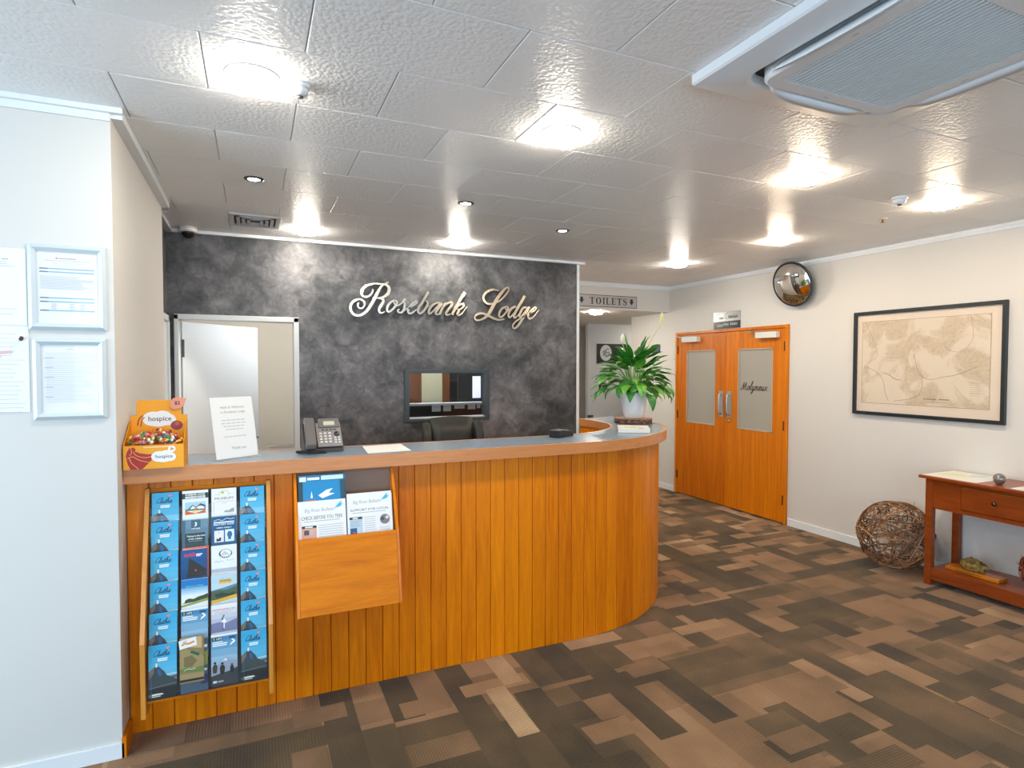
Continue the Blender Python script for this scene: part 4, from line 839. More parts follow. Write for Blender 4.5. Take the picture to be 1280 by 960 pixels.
# ---------------- log slice and peace lily
SX, SY = 2.77, 3.90
sl = thing('log_slice', (SX, SY, CT), 'round log slice with bark edge under the potted plant', 'wood slice')
BARK = NT('rough_bark'); _n = BARK.noise(BARK.coord('Object', scale=(1, 1, 2.5)), 45, 4); BARK.p(Base_Color=BARK.ramp(_n, [(.35, hx('3c251c')), (.55, hx('7d5648')), (.7, hx('a58a7c'))]), Roughness=.9); BARK.bump(_n, .8, .006); BARK = BARK.m
b = MB(); N = 48; rr = [.146 + .006 * noise.noise(Vector((math.cos(2*pi*i/N) * 2, math.sin(2*pi*i/N) * 2, 3))) + .003 * rnd.random() for i in range(N)]
local('bark', b.lathe([(1, 0), (1.0, .038)], N, mat=None).__class__().add([(rr[i] * math.cos(2*pi*i/N), rr[i] * math.sin(2*pi*i/N), z) for z in (0.0005, .012, .026, .038) for i in range(N)], [(k*N + i, k*N + (i+1) % N, (k+1)*N + (i+1) % N, (k+1)*N + i) for k in range(3) for i in range(N)] + [tuple(range(N))[::-1]], 0, True), BARK, sl)
local('cut_face', MB().add([((rr[i] - .003) * math.cos(2*pi*i/N), (rr[i] - .003) * math.sin(2*pi*i/N), .0385) for i in range(N)] + [(rr[i] * math.cos(2*pi*i/N), rr[i] * math.sin(2*pi*i/N), .0375) for i in range(N)], [tuple(range(N))] + [(N + i, N + (i+1) % N, (i+1) % N, i) for i in range(N)]), mat_wood('log_end_grain', 'a9662c', 'd39a58', scale=(3, 3, 3), rand=0), sl)
PZ = CT + .039
pl = thing('potted_peace_lily', (SX, SY, PZ), 'peace lily with white flowers in a white pot at the counter bend', 'plant')
local('pot', MB().lathe([(.0005, 0), (.068, 0), (.076, .006), (.088, .05), (.099, .11), (.105, .17), (.107, .205), (.104, .208), (.101, .205), (.099, .17), (.0005, .165)], 40), flat('efecea', .3), pl)
local('soil', MB().lathe([(.099, .172), (.05, .178), (.0005, .18)], 24), flat('2e2218', .95), pl)
def leaf_mat(name, a_, b_):
    t = NT(name); n = t.noise(t.coord(), 25, 2); t.p(Base_Color=t.mix(n, hx(a_), hx(b_)), Roughness=.34, Specular_IOR_Level=.5); return t.m
LG = [leaf_mat('glossy_leaf', '1f6a1c', '3f8f2a'), leaf_mat('deep_green_leaf', '1c5c1c', '3a8230'), leaf_mat('light_leaf', '4f9a30', '7fb848'), leaf_mat('yellowing_leaf', '9aa42a', 'c6c040')]
STEM = flat('5f9a3c', .45)
def leaf_part(az, reach, top, length, width, droop, mi, base_r=.03, twist=0.0, bend=0.5):
    """petiole rising from the soil, then a pointed blade that arches over"""
    d = Vector((math.cos(az), math.sin(az), 0)); sd = Vector((-math.sin(az), math.cos(az), 0))
    p0 = d * base_r + Vector((0, 0, .175)); p1 = d * reach + Vector((0, 0, top))
    c = p0 + Vector((0, 0, (top - .175) * .75)) + d * (reach * .25)
    b = MB(); st = [p0 * (1 - t) ** 2 + c * 2 * t * (1 - t) + p1 * t * t for t in [i / 6 for i in range(7)]]
    b.tube(st, [.0028 - .0012 * i / 6 for i in range(7)], 5, 1)
    t0 = (p1 - c).normalized(); n = 9; L = []
    ang0 = math.atan2(t0.z, max(t0.dot(d), 1e-3)); pos = p1.copy(); prev = 0
    V = []; F = []
    for i in range(n):
        t = i / (n - 1); ang = ang0 - droop * t ** 1.2
        tv = d * math.cos(ang) + Vector((0, 0, math.sin(ang)))
        if i: pos = pos + tv * (length / (n - 1))
        w = width * (math.sin(pi * min(1, t * 1.0) ** .75) ** .9 if 0 < t < 1 else .02) * .5
        up = sd.cross(tv); s2 = sd * math.cos(twist * t) + up * math.sin(twist * t); up2 = s2.cross(tv)
        wav = .004 * math.sin(t * 9 + az * 3)
        for k, q in enumerate((-1, -.5, 0, .5, 1)): V.append(tuple(pos + s2 * (w * q) + up2 * (w * .35 * abs(q) * -1 + (.0 if q else -.0015)) * -1 + up2 * wav * abs(q)))
    for i in range(n - 1):
        for k in range(4): F.append((i*5 + k, i*5 + k + 1, (i+1)*5 + k + 1, (i+1)*5 + k))
    b.add(V, F, 0, True)
    return local('leaf', b, [LG[mi], STEM], pl)
lr_ = random.Random(21)
for i in range(110):
    az = i * 2.39996 + lr_.uniform(-.3, .3); q = (i + .5) / 110
    reach = .05 + .15 * (1 - q) * lr_.uniform(.7, 1.15) + .02; topz = .24 + .22 * q + lr_.uniform(-.04, .04)
    leaf_part(az, reach, topz, lr_.uniform(.13, .20), lr_.uniform(.052, .082), lr_.uniform(.9, 2.0) * (1.15 - .5 * q), lr_.choice([0, 0, 0, 1, 1, 2, 2]), twist=lr_.uniform(-.6, .6))
# leaves the photograph shows standing out: right is azimuth -23.7 degrees seen from the camera
RA = math.radians(-23.7)
leaf_part(RA + 2.6, .03, .44, .24, .075, .35, 0); leaf_part(RA - .5, .04, .46, .22, .07, .9, 1); leaf_part(RA + .3, .05, .50, .17, .06, .5, 0)
leaf_part(RA, .13, .40, .22, .055, .75, 0); leaf_part(RA - .1, .17, .36, .22, .055, 1.5, 0); leaf_part(RA + .15, .15, .30, .20, .05, 1.9, 1)
leaf_part(RA + pi, .15, .34, .20, .055, 1.2, 0); leaf_part(RA + pi + .2, .16, .27, .18, .06, 1.7, 1); leaf_part(RA + pi - .3, .12, .40, .17, .05, 1.0, 2)
leaf_part(RA - .25, .155, .20, .14, .052, 2.2, 3); leaf_part(RA - 1.4, .10, .24, .13, .055, 1.6, 3); leaf_part(RA - 1.8, .09, .26, .12, .05, 1.5, 2)
leaf_part(RA - 1.1, .10, .25, .14, .055, 1.6, 0); leaf_part(RA - 2.1, .11, .26, .14, .055, 1.6, 0)
def lily(az, reach, top, h, r, lab):
    d = Vector((math.cos(az), math.sin(az), 0)); p0 = d * .02 + Vector((0, 0, .175)); p1 = d * reach + Vector((0, 0, top)); c = d * reach * .3 + Vector((0, 0, top * .75))
    st = local('flower_stem', MB().tube([p0 * (1-t)**2 + c * 2*t*(1-t) + p1 * t*t for t in [i/8 for i in range(9)]], .0026, 6), flat('b9c878', .5), pl)
    mm = Matrix.Translation(p1) @ Matrix.Rotation(.12, 4, 'Y')
    sp_ = local('spathe', MB().lathe([(.002, 0), (r * .8, h * .25), (r, h * .5), (r * .7, h * .75), (.0008, h)], 14, mat=mm @ Matrix.Diagonal((1, .6, 1, 1))), flat(lab, .4), st)
    local('spadix', MB().tube([mm @ Vector((0, -r * .5, h * .2)), mm @ Vector((0, -r * .62, h * .62))], .004, 6), flat('d8c46a', .6), sp_)
lily(RA + pi, .095, .60, .075, .019, 'f2efe8'); lily(RA + .05, .215, .74, .105, .017, 'dfe2a0'); lily(RA - .3, .02, .40, .08, .016, 'e8eccc')

# ---------------- office chair behind the counter
ch = thing('office_chair', (1.53, 4.62, 0), 'black leather office chair behind the counter under the small window', 'chair')
LE = NT('dark_olive_leather'); _n = LE.noise(LE.coord(), 120, 3); LE.p(Base_Color=hx('2b2b26'), Roughness=.38, Specular_IOR_Level=.5); LE.bump(_n, .15, .002); LE = LE.m
def cushion(x0, x1, z0, z1, y, t, bow=.03, top=.03):
    b = MB(); nx, nz = 10, 10; V = []; F = []
    for side in (0, 1):
        for j in range(nz + 1):
            for i in range(nx + 1):
                u = i / nx * 2 - 1; v = j / nz * 2 - 1
                ed = (1 - abs(u) ** 6) ** .5 * (1 - abs(v) ** 6) ** .5
                x = x0 + (x1 - x0) * i / nx; z = z0 + (z1 - z0) * j / nz - (top * u * u if v > 0 else 0) * v
                V.append((x, y + bow * (((x - 1.53) / .29) ** 2) * -1 + (-t if side == 0 else t) * ed * .5 + .12 * (z - .5) ** 2, z))
    m = (nx + 1) * (nz + 1)
    for j in range(nz):
        for i in range(nx):
            a_ = j * (nx + 1) + i; F.append((a_, a_ + 1, a_ + nx + 2, a_ + nx + 1)); F.append((m + a_ + 1, m + a_, m + a_ + nx + 1, m + a_ + nx + 2))
    return b.add(V, F, 0, True)
cushion(1.345, 1.715, .55, 1.228, 4.70, .10, .03, .012).build('back_cushion', LE, ch)
cushion(1.262, 1.345, .60, 1.190, 4.69, .09, .03, .02).build('side_wing', LE, ch); cushion(1.715, 1.798, .60, 1.190, 4.69, .09, .03, .02).build('side_wing', LE, ch)
MB().box(1.28, 1.78, 4.33, 4.74, .44, .54).build('seat', LE, ch, .04)
MB().tube([(1.53, 4.62, .09), (1.53, 4.62, .44)], .03, 12).build('gas_lift', BLACK, ch)
for k in range(5):
    a_ = 2 * pi * k / 5; e_ = (1.53 + .29 * math.cos(a_), 4.62 + .29 * math.sin(a_))
    bl = MB().tube([(1.53, 4.62, .11), (e_[0], e_[1], .075)], [.024, .016], 8).build('base_arm', BLACK, ch)
    MB().lathe([(.004, -.02), (.028, -.018), (.028, .018), (.004, .02)], 16, mat=Matrix.Translation((e_[0], e_[1], .0285)) @ Matrix.Rotation(pi / 2, 4, 'X')).build('castor', BLACK, bl)
for x in (1.245, 1.815): MB().tube(catmull([(x, 4.66, .50), (x, 4.64, .70), (x, 4.56, .73), (x, 4.36, .72), (x, 4.34, .50)], 5), .016, 8).build('armrest', BLACK, ch)

# ================================================================== WALLS
def pane_at(o, parent, loc, rot=(0, 0, 0)):
    o.matrix_parent_inverse = base_mat(parent).inverted(); o.location = loc; o.rotation_euler = rot; return o
YW = 2.896
def snap_frame(x0, x1, z0, z1, label, art, lean=0.0):
    t = thing('picture_frame', ((x0 + x1) / 2, YW, z0), label, 'frame', 'framed certificates on the left wall')
    w = .026; A = flat('d8e4e9', .3, .3)
    def bar(o1, o2, i1, i2):
        """one mitred length of convex frame between two outer and two inner corners"""
        m1 = ((o1[0] + i1[0]) / 2, (o1[1] + i1[1]) / 2); m2 = ((o2[0] + i2[0]) / 2, (o2[1] + i2[1]) / 2)
        V = [(o1[0], YW, o1[1]), (o2[0], YW, o2[1]), (o1[0], YW - .008, o1[1]), (o2[0], YW - .008, o2[1]), (m1[0], YW - .016, m1[1]), (m2[0], YW - .016, m2[1]), (i1[0], YW - .009, i1[1]), (i2[0], YW - .009, i2[1]), (i1[0], YW, i1[1]), (i2[0], YW, i2[1])]
        MB().add(V, [(0, 1, 3, 2), (2, 3, 5, 4), (4, 5, 7, 6), (6, 7, 9, 8), (0, 2, 4, 6, 8), (1, 9, 7, 5, 3)]).build('frame_bar', A, t)
    O = [(x0, z0), (x1, z0), (x1, z1), (x0, z1)]; I = [(x0 + w, z0 + w), (x1 - w, z0 + w), (x1 - w, z1 - w), (x0 + w, z1 - w)]
    for k in range(4): bar(O[k], O[(k + 1) % 4], I[k], I[(k + 1) % 4])
    s = MB().box(x0 + w - .004, x1 - w + .004, YW - .004, YW, z0 + w - .004, z1 - w + .004).build('certificate', flat('eeeff1', .5), t)
    pane_at(art.build('certificate_print', s), s, ((x0 + x1) / 2, YW - .0042, (z0 + z1) / 2))
    MB().box(x0 + w - .002, x1 - w + .002, YW - .0075, YW - .0068, z0 + w - .002, z1 - w + .002).build('clear_cover', CLEAR, t)
a = Art(); a.disc('d98a80', -.035, .117, .005, .003); a.rect('b9b4b6', -.028, .1145, .03, .119)
a.rect('c6c6c8', -.075, .106, .075, .1085); a.rect('cfcfd1', -.05, .097, .06, .099); a.rect('d4d4d6', -.055, .088, .05, .0895)
for v in (.073, .060, -.043, -.058, -.093): a.rect('8fbccd', -.092, v, .088, v + .0045); a.rect('5f7f92', -.092, v, -.065, v + .0045)
a.lines('d2d3d6', -.09, .088, .046, .006, 9, .0022, .3, 2)
for u in (-.055, .005, .04): a.lines('b9babc', u, u + .018, -.064, .006, 4, .002, .4, 4)
snap_frame(-0.806, -0.548, 1.793, 2.131, 'upper silver-framed certificate with blue rules on the left wall', a)
a = Art(); a.rect('c9c9cb', -.01, .118, .012, .121); a.lines('d6d7d9', -.08, .085, .105, .0078, 26, .0022, .35, 9); a.lines('c3c4c7', -.085, -.05, .086, .039, 5, .0025, .3, 3)
snap_frame(-0.797, -0.553, 1.435, 1.760, 'lower silver-framed certificate with plain text on the left wall', a)
def notice(x0, x1, z0, z1, label, art):
    o = MB().box(x0, x1, YW - .0022, YW - .0004, z0, z1).build('paper_notice', flat('eceef0', .35)); tag(o, label, 'notice', 'paper notices on the left wall')
    pane_at(art.build('notice_print', o), o, (x1, YW - .0024, z1)); return o
a = Art(); a.rect('a8a8aa', -.075, -.045, -.055, -.041); a.lines('c8c8ca', -.13, -.03, -.052, .0085, 3, .003, .3, 2); a.rect('f6f7f8', -.14, -.082, 0, -.0785); a.lines('c2c3c5', -.13, -.03, -.235, .02, 2, .002, .2, 3)
notice(-1.02, -0.812, 1.809, 2.108, 'glossy white notice above, at the left edge of the picture', a)
a = Art(); a.lines('c6c7c9', -.15, -.012, -.03, .017, 19, .002, .3, 5); a.poly('e0b4bc', [(-.1, -.10), (-.055, -.095), (-.05, -.106), (-.1, -.112)]); a.poly('e8c4ca', [(-.11, -.122), (-.09, -.116), (-.085, -.124), (-.11, -.13)])
n2 = notice(-1.02, -0.809, 1.468, 1.806, 'white notice below with pink marks and a dark red pin', a)
pin = thing('push_pin', (-.833, YW, 1.755), 'dark red push pin in the lower paper notice', 'pin')
PNM = Matrix.Translation((-.833, YW - .0024, 1.755)) @ Matrix.Rotation(math.radians(75), 4, 'X') @ Matrix.Rotation(math.radians(20), 4, 'Y')
MB().lathe([(.007, 0), (.007, .003), (.004, .006), (.004, .014), (.0065, .017), (.0065, .020), (.0005, .021)], 14, mat=PNM).build('pin_head', flat('5a1a2c', .3), pin)

# TOILETS sign: serif capitals drawn as outlines
ts = thing('toilets_sign', (4.05, 6.34, 2.39), 'long silver TOILETS sign with down arrows on the white bulkhead', 'sign')
sx0, sx1, sz0, sz1, sy = 3.50, 4.535, 2.392, 2.542, 6.326
MB().box(sx0, sx1, sy, 6.34, sz0, sz1).build('board', flat('b9b6b6', .4, .2), ts)
a = Art()
for q in ((sx0, sz0, sx1, sz0 + .007), (sx0, sz1 - .007, sx1, sz1), (sx0, sz0, sx0 + .007, sz1), (sx1 - .007, sz0, sx1, sz1)): a.rect('2b3a38', *q)
def serif(a, ch, x, z, h, k='22302e'):
    s = h; th = .22 * s; tn = .07 * s
    def r(u0, v0, u1, v1): a.rect(k, x + u0 * s, z + v0 * s, x + u1 * s, z + v1 * s)
    if ch == 'T': r(.32, 0, .54, 1); r(.2, 0, .66, .06); r(0, .93, .86, 1); r(0, .72, .07, .95); r(.79, .72, .86, .95); return .92
    if ch == 'I': r(.1, 0, .32, 1); r(0, 0, .42, .06); r(0, .94, .42, 1); return .5
    if ch == 'L': r(.1, 0, .32, 1); r(0, .94, .44, 1); r(0, 0, .76, .07); r(.69, 0, .76, .3); return .82
    if ch == 'E': r(.1, 0, .32, 1); r(0, .93, .76, 1); r(0, 0, .78, .07); r(.69, .72, .76, .95); r(.71, .05, .78, .3); r(.3, .47, .58, .53); r(.54, .36, .6, .64); return .84
    if ch == 'O':
        n = 22
        pts = [(x + s * (.46 + .46 * math.cos(2*pi*i/n)), z + s * (.5 + .52 * math.sin(2*pi*i/n))) for i in range(n + 1)]; inn = [(x + s * (.46 + .22 * math.cos(2*pi*i/n)), z + s * (.5 + .46 * math.sin(2*pi*i/n))) for i in range(n + 1)]
        zz = a._z(); a.mb.add([(u, zz, v) for u, v in pts] + [(u, zz, v) for u, v in inn], [(i, i + 1, n + 2 + i, n + 1 + i) for i in range(n)], a.m(k)); return 1.0
    if ch == 'S':
        a.line(k, [(x + s * u, z + s * v, w * s) for u, v, w in ((.58, .74, .06), (.48, .92, .07), (.28, .96, .08), (.11, .82, .14), (.14, .64, .18), (.33, .53, .22), (.53, .40, .20), (.58, .2, .15), (.42, .04, .08), (.2, .05, .07), (.07, .26, .06))], .1); r(.02, .02, .08, .3); r(.56, .7, .62, .98); return .72
x = 3.83
for c_ in 'TOILETS': x += serif(a, c_, x, 2.426, .084) * .084 * 1.17
def arrow(a, u, v, s): a.poly('22302e', [(u - .35 * s, v + s), (u + .35 * s, v + s), (u + .35 * s, v + .35 * s), (u + .75 * s, v + .55 * s), (u, v - .5 * s), (u - .75 * s, v + .55 * s), (u - .35 * s, v + .35 * s)])
arrow(a, 4.452, 2.455, .052); arrow(a, 3.715, 2.455, .052)
pane_at(a.build('lettering', ts), ts, (0, sy - .0005, 0))

# black lobby sign with round logo
ls = thing('lobby_sign', (5.45, 8.52, 1.74), 'black lobby sign with pale round monogram logo behind the plant', 'sign')
MB().box(5.30, 5.90, 8.508, 8.52, 1.70, 2.03).build('board', flat('0e0f11', .3), ls)
a = Art(); a.disc('a9adb0', 0, 0, .115, .135, 32); a.line('23282c', [(-.06, .0), (-.045, .03), (-.025, .01), (-.03, -.04), (-.055, -.03), (-.03, .0), (-.01, .06)], .012); a.line('23282c', [(.0, -.06), (.0, .02), (.03, .07), (.06, .06)], .012); a.line('23282c', [(.01, .0), (.05, .015), (.065, -.02), (.04, -.055), (-.01, -.06)], .013)
pane_at(a.build('logo', ls), ls, (5.475, 8.507, 1.875))
o = MB().box(5.062, 5.07, 6.53, 6.71, 1.83, 1.94).box(5.060, 5.062, 6.54, 6.70, 1.84, 1.93, 1).build('wall_plate', [flat('3c4c58', .4), flat('54646e', .3)]); tag(o, 'small dark plate on the wall behind the plant, left of the doors', 'plate')
sw = thing('light_switch', (5.07, 6.72, 1.21), 'white light switch on the wall behind the plant pot', 'switch')
MB().box(5.061, 5.07, 6.665, 6.78, 1.21, 1.345).build('switch_plate', flat('e8e8e4', .4), sw, .003); MB().box(5.056, 5.061, 6.71, 6.735, 1.26, 1.295).build('rocker', flat('f2f2ee', .4), sw, .001)
hk = MB().box(5.131, 5.22, 8.49, 8.52, .785, .83).box(5.15, 5.20, 8.475, 8.49, .795, .82, 1).build('door_stop', [flat('33332f', .4), flat('55554e', .4)]); tag(hk, 'small dark box low on the grey lobby wall corner', 'fitting')

# plaque above the double doors
pq = thing('door_plaque', (5.07, 5.30, 2.09), 'silver and black plaque with script lettering above the double doors', 'sign')
MB().box(5.06, 5.07, 5.092, 5.508, 2.178, 2.288).build('silver_panel', flat('a9adae', .3, .7), pq); MB().box(5.06, 5.07, 5.092, 5.508, 2.092, 2.1775).build('black_panel', flat('1d2526', .3), pq)
a = Art(); r_ = random.Random(4)
def scribble(a, h, u0, u1, v, s, w, seed):
    r = random.Random(seed); pts = []; u = u0
    while u < u1:
        pts += [(u, v + r.uniform(-.1, .15) * s), (u + .25 * s, v + r.uniform(.5, 1.0) * s), (u + .32 * s, v + r.uniform(-.1, .1) * s)]; u += .5 * s
    a.line(h, pts, w)
a.line('3d4446', [(-.17, .055), (-.13, .062), (-.10, .06)], .006); a.line('3d4446', [(-.13, .06), (-.15, .0), (-.16, .005)], .007); scribble(a, '3d4446', -.12, -.05, .0, .03, .0055, 1)
a.line('3d4446', [(.03, .075), (-.01, .05), (-.02, .01), (.02, .0)], .006); scribble(a, '3d4446', .03, .18, .008, .03, .0055, 2)
scribble(a, 'c3cacb', -.15, -.06, -.085, .028, .006, 3); scribble(a, 'c3cacb', -.05, .03, -.075, .03, .005, 5); scribble(a, 'c3cacb', .06, .17, -.075, .032, .005, 6)
pane_at(a.build('lettering', pq), pq, (5.0595, 5.30, 2.205), (0, 0, -pi / 2))

# convex mirror
cm = thing('convex_mirror', (5.07, 4.30, 2.475), 'round convex security mirror high on the right wall', 'mirror')
nrm = Vector((-0.95, -0.02, -0.28)).normalized(); q_ = nrm.to_track_quat('Z', 'Y').to_matrix().to_4x4(); mmx = Matrix.Translation((4.925, 4.275, 2.468)) @ q_
MR = NT('mirror_dome'); MR.p(Base_Color=(.82, .82, .80, 1), Metallic=1.0, Roughness=.03); MR = MR.m
RS = .218; sg = .062; RC = (RS * RS + sg * sg) / (2 * sg); th0 = math.asin(RS / RC)
MB().lathe([(RC * math.sin(th0 * (1 - i / 12)), RC * math.cos(th0 * (1 - i / 12)) - RC * math.cos(th0)) for i in range(12)] + [(.0004, sg)], 48, mat=mmx).build('mirror_dome', MR, cm)
MB().lathe([(RS - .004, -.012), (RS + .008, -.012), (RS + .010, -.002), (RS + .006, .006), (RS - .002, .004)], 48, mat=mmx, close=False).build('rubber_rim', flat('3a4248', .5), cm)
MB().lathe([(RS, -.010), (.0005, -.014)], 48, mat=mmx).build('back_shell', flat('30353a', .6), cm)
MB().tube([(5.07, 4.33, 2.50), tuple(Vector((4.925, 4.275, 2.468)) - nrm * .012)], .014, 8).build('bracket', flat('777b7e', .4, .7), cm)

# framed map
fm = thing('framed_map', (5.07, 3.09, 1.215), 'wide black-framed old county map on the right wall', 'picture')
my0, my1, mz0, mz1 = 2.494, 3.694, 1.218, 2.14; bw = .030
BF = flat('20272a', .35)
for q in ((my0, my0 + bw, mz0, mz1), (my1 - bw, my1, mz0, mz1), (my0 + bw, my1 - bw, mz0, mz0 + bw), (my0 + bw, my1 - bw, mz1 - bw, mz1)): MB().box(5.040, 5.07, *q).build('frame_bar', BF, fm, .003)
MB().box(5.060, 5.069, my0 + bw, my1 - bw, mz0 + bw, mz1 - bw).build('mat_board', flat('e4d5c3', .6), fm)
MAPM = NT('aged_map_paper'); _v = MAPM.coord(); _n1 = MAPM.noise(_v, 3.2, 5, .6, .8); _n2 = MAPM.noise(_v, 14, 5, .65, 1.0); _n3 = MAPM.noise(_v, 60, 3)
_l = MAPM.ramp(_n2, [(.47, (0, 0, 0, 1)), (.495, (1, 1, 1, 1)), (.52, (0, 0, 0, 1))]); _r = MAPM.ramp(_n1, [(.46, (0, 0, 0, 1)), (.55, (1, 1, 1, 1))])
_c = MAPM.mix(_r, hx('e3d5c1'), hx('d2c0a6')); _c = MAPM.mix(MAPM.math('MULTIPLY', MAPM.math('MULTIPLY', _l, _r), .55), _c, hx('9d8a70')); _c = MAPM.mix(MAPM.math('MULTIPLY', _n3, .25), _c, hx('c9b79d'))
MAPM.p(Base_Color=_c, Roughness=.6); MAPM = MAPM.m
ms = MB().box(5.0585, 5.0598, my0 + .105, my1 - .075, mz0 + .105, mz1 - .09).build('map_sheet', MAPM, fm)
a = Art(); mw = (my1 - .075) - (my0 + .105); mh = (mz1 - .09) - (mz0 + .105); k = 'a08c74'
for q in ((0, 0, mw, .003), (0, mh - .003, mw, mh), (0, 0, .003, mh), (mw - .003, 0, mw, mh)): a.rect(k, *q)
a.line('8d7b66', [(.02, .33), (.10, .30), (.16, .26), (.2, .2), (.22, .1), (.25, .03)], .003); a.line('8d7b66', [(.03, mh), (.12, .52), (.14, .42), (.06, .36)], .0025); a.line('8d7b66', [(.46, .44), (.47, .38), (.49, .3), (.53, .24), (.52, .12), (.45, .06), (.30, .03)], .003); a.line('8d7b66', [(.50, .26), (.58, .22), (.68, .24), (.78, .26), (.88, .30), (.94, .33)], .003); a.line('9d8a72', [(.88, mh), (.90, .56), (.86, .48), (.80, .44), (.72, .46)], .0025)
a.line('8d7b66', [(.21, .27), (.26, .25), (.30, .22), (.35, .21)], .005); a.line('9d8a72', [(.40, .42), (.30, .40), (.2, .41)], .002)
a.rect('8d7b66', .54, .055, .64, .063); a.rect('8d7b66', .66, .056, .74, .064); a.rect('a08c74', .56, .035, .72, .038); a.rect('bda98f', .88, .12, .98, .122); a.lines('c2b096', .88, .97, .20, .016, 7, .003)
pane_at(a.build('map_lines', ms), ms, (5.058, my1 - .075, mz0 + .105), (0, 0, -pi / 2))
MB().box(5.0535, 5.0545, my0 + bw, my1 - bw, mz0 + bw, mz1 - bw).build('glazing', CLEAR, fm)

# ================================================================== HALL TABLE AND ITS THINGS
TX0, TX1, TY0, TY1 = 4.66, 5.045, 1.62, 2.805
tb = thing('console_table', (4.85, 2.2, 0), 'dark red timber console table with drawer and low shelf against the right wall', 'table')
MB().box(4.632, 5.062, 1.585, 2.842, .806, .828).build('table_top', TABLEW, tb, .003)
for x0 in (TX0, TX1 - .048):
    for y0 in (TY0, TY1 - .048): MB().box(x0, x0 + .048, y0, y0 + .048, 0, .806).build('leg', TABLEW, tb, .002)
ap = MB().box(TX0 + .006, TX0 + .026, TY0 + .048, 1.86, .585, .806).box(TX0 + .006, TX0 + .026, 2.565, TY1 - .048, .585, .806).box(TX0 + .006, TX0 + .026, 1.86, 2.565, .585, .615).box(TX0 + .006, TX0 + .026, 1.86, 2.565, .785, .806)
ap.build('apron', TABLEW, tb)
for y in (TY0 + .01, TY1 - .03): MB().box(TX0 + .048, TX1 - .048, y, y + .02, .60, .806).build('side_apron', TABLEW, tb)
MB().box(TX1 - .03, TX1 - .01, TY0 + .048, TY1 - .048, .60, .806).build('back_apron', TABLEW, tb)
dr = MB().box(TX0 + .002, TX0 + .022, 1.863, 2.562, .618, .782).build('drawer', TABLEW, tb, .002)
MB().lathe([(.006, 0), (.006, .012), (.014, .016), (.015, .022), (.009, .028), (.0005, .029)], 18, mat=Matrix.Translation((TX0 + .002, 2.345, .705)) @ Matrix.Rotation(-pi / 2, 4, 'Y')).build('knob', flat('5a4a38', .25, .9), dr)
MB().box(TX0 + .01, TX1 - .01, TY0 + .04, TY1 - .04, .118, .132).build('shelf', TABLEW, tb)
MB().box(TX0 + .004, TX0 + .024, TY0 + .048, TY1 - .048, .045, .130).build('shelf_rail', TABLEW, tb, .002); MB().box(TX1 - .024, TX1 - .004, TY0 + .048, TY1 - .048, .045, .118).build('shelf_rail', TABLEW, tb)
for y in (TY0 + .01, TY1 - .03): MB().box(TX0 + .048, TX1 - .048, y, y + .02, .05, .118).build('side_rail', TABLEW, tb)
def tabmap(name, x0, x1, y0, y1, label, seed):
    o = MB().box(x0, x1, y0, y1, .8284, .8304).build(name, flat('e9e6e0', .4)); tag(o, label, 'map', 'sheet maps on the console table'); r = random.Random(seed); b = MB()
    mats = [flat(h, .4) for h in ('dfe3b4', 'c9dcae', 'bcd8dc', 'e8e0c8')]
    for i in range(9):
        cx = x0 + (x1 - x0) * r.uniform(.25, .75); cy_ = y0 + (y1 - y0) * r.uniform(.25, .75); rx = r.uniform(.03, .09); ry = r.uniform(.03, .09); n = 10
        b.add([(min(max(cx + rx * math.cos(2*pi*k/n) * r.uniform(.7, 1.2), x0 + .02), x1 - .02), min(max(cy_ + ry * math.sin(2*pi*k/n) * r.uniform(.7, 1.2), y0 + .02), y1 - .02), .8305 + .00006 * i) for k in range(n)], [tuple(range(n))], i % 4)
    b.build('map_print', mats, o)
tabmap('sheet_map', 4.655, 5.05, 2.46, 2.83, 'pale green and yellow sheet map on the left end of the console table', 2); tabmap('sheet_map', 4.66, 5.04, 1.80, 2.26, 'white sheet map at the right picture edge of the console table', 6)
gs = thing('glass_globe', (4.76, 2.375, .828), 'small smoky glass ball paperweight on the console table', 'ornament')
GM = NT('smoky_glass'); GM.p(Base_Color=hx('8c8680'), Roughness=.06, Metallic=.55, Specular_IOR_Level=.8); GM = GM.m
MB().lathe([(.012, .001), (.026, .008)] + [(.038 * math.sin(t), .039 - .038 * math.cos(t)) for t in [.8 + 2.3 * i / 11 for i in range(12)]], 28, c=(4.76, 2.375, .828)).build('globe', GM, gs)
MB().lathe([(.016, .0), (.018, .004), (.012, .006)], 20, c=(4.76, 2.375, .828)).build('foot', flat('2e2a28', .3), gs)
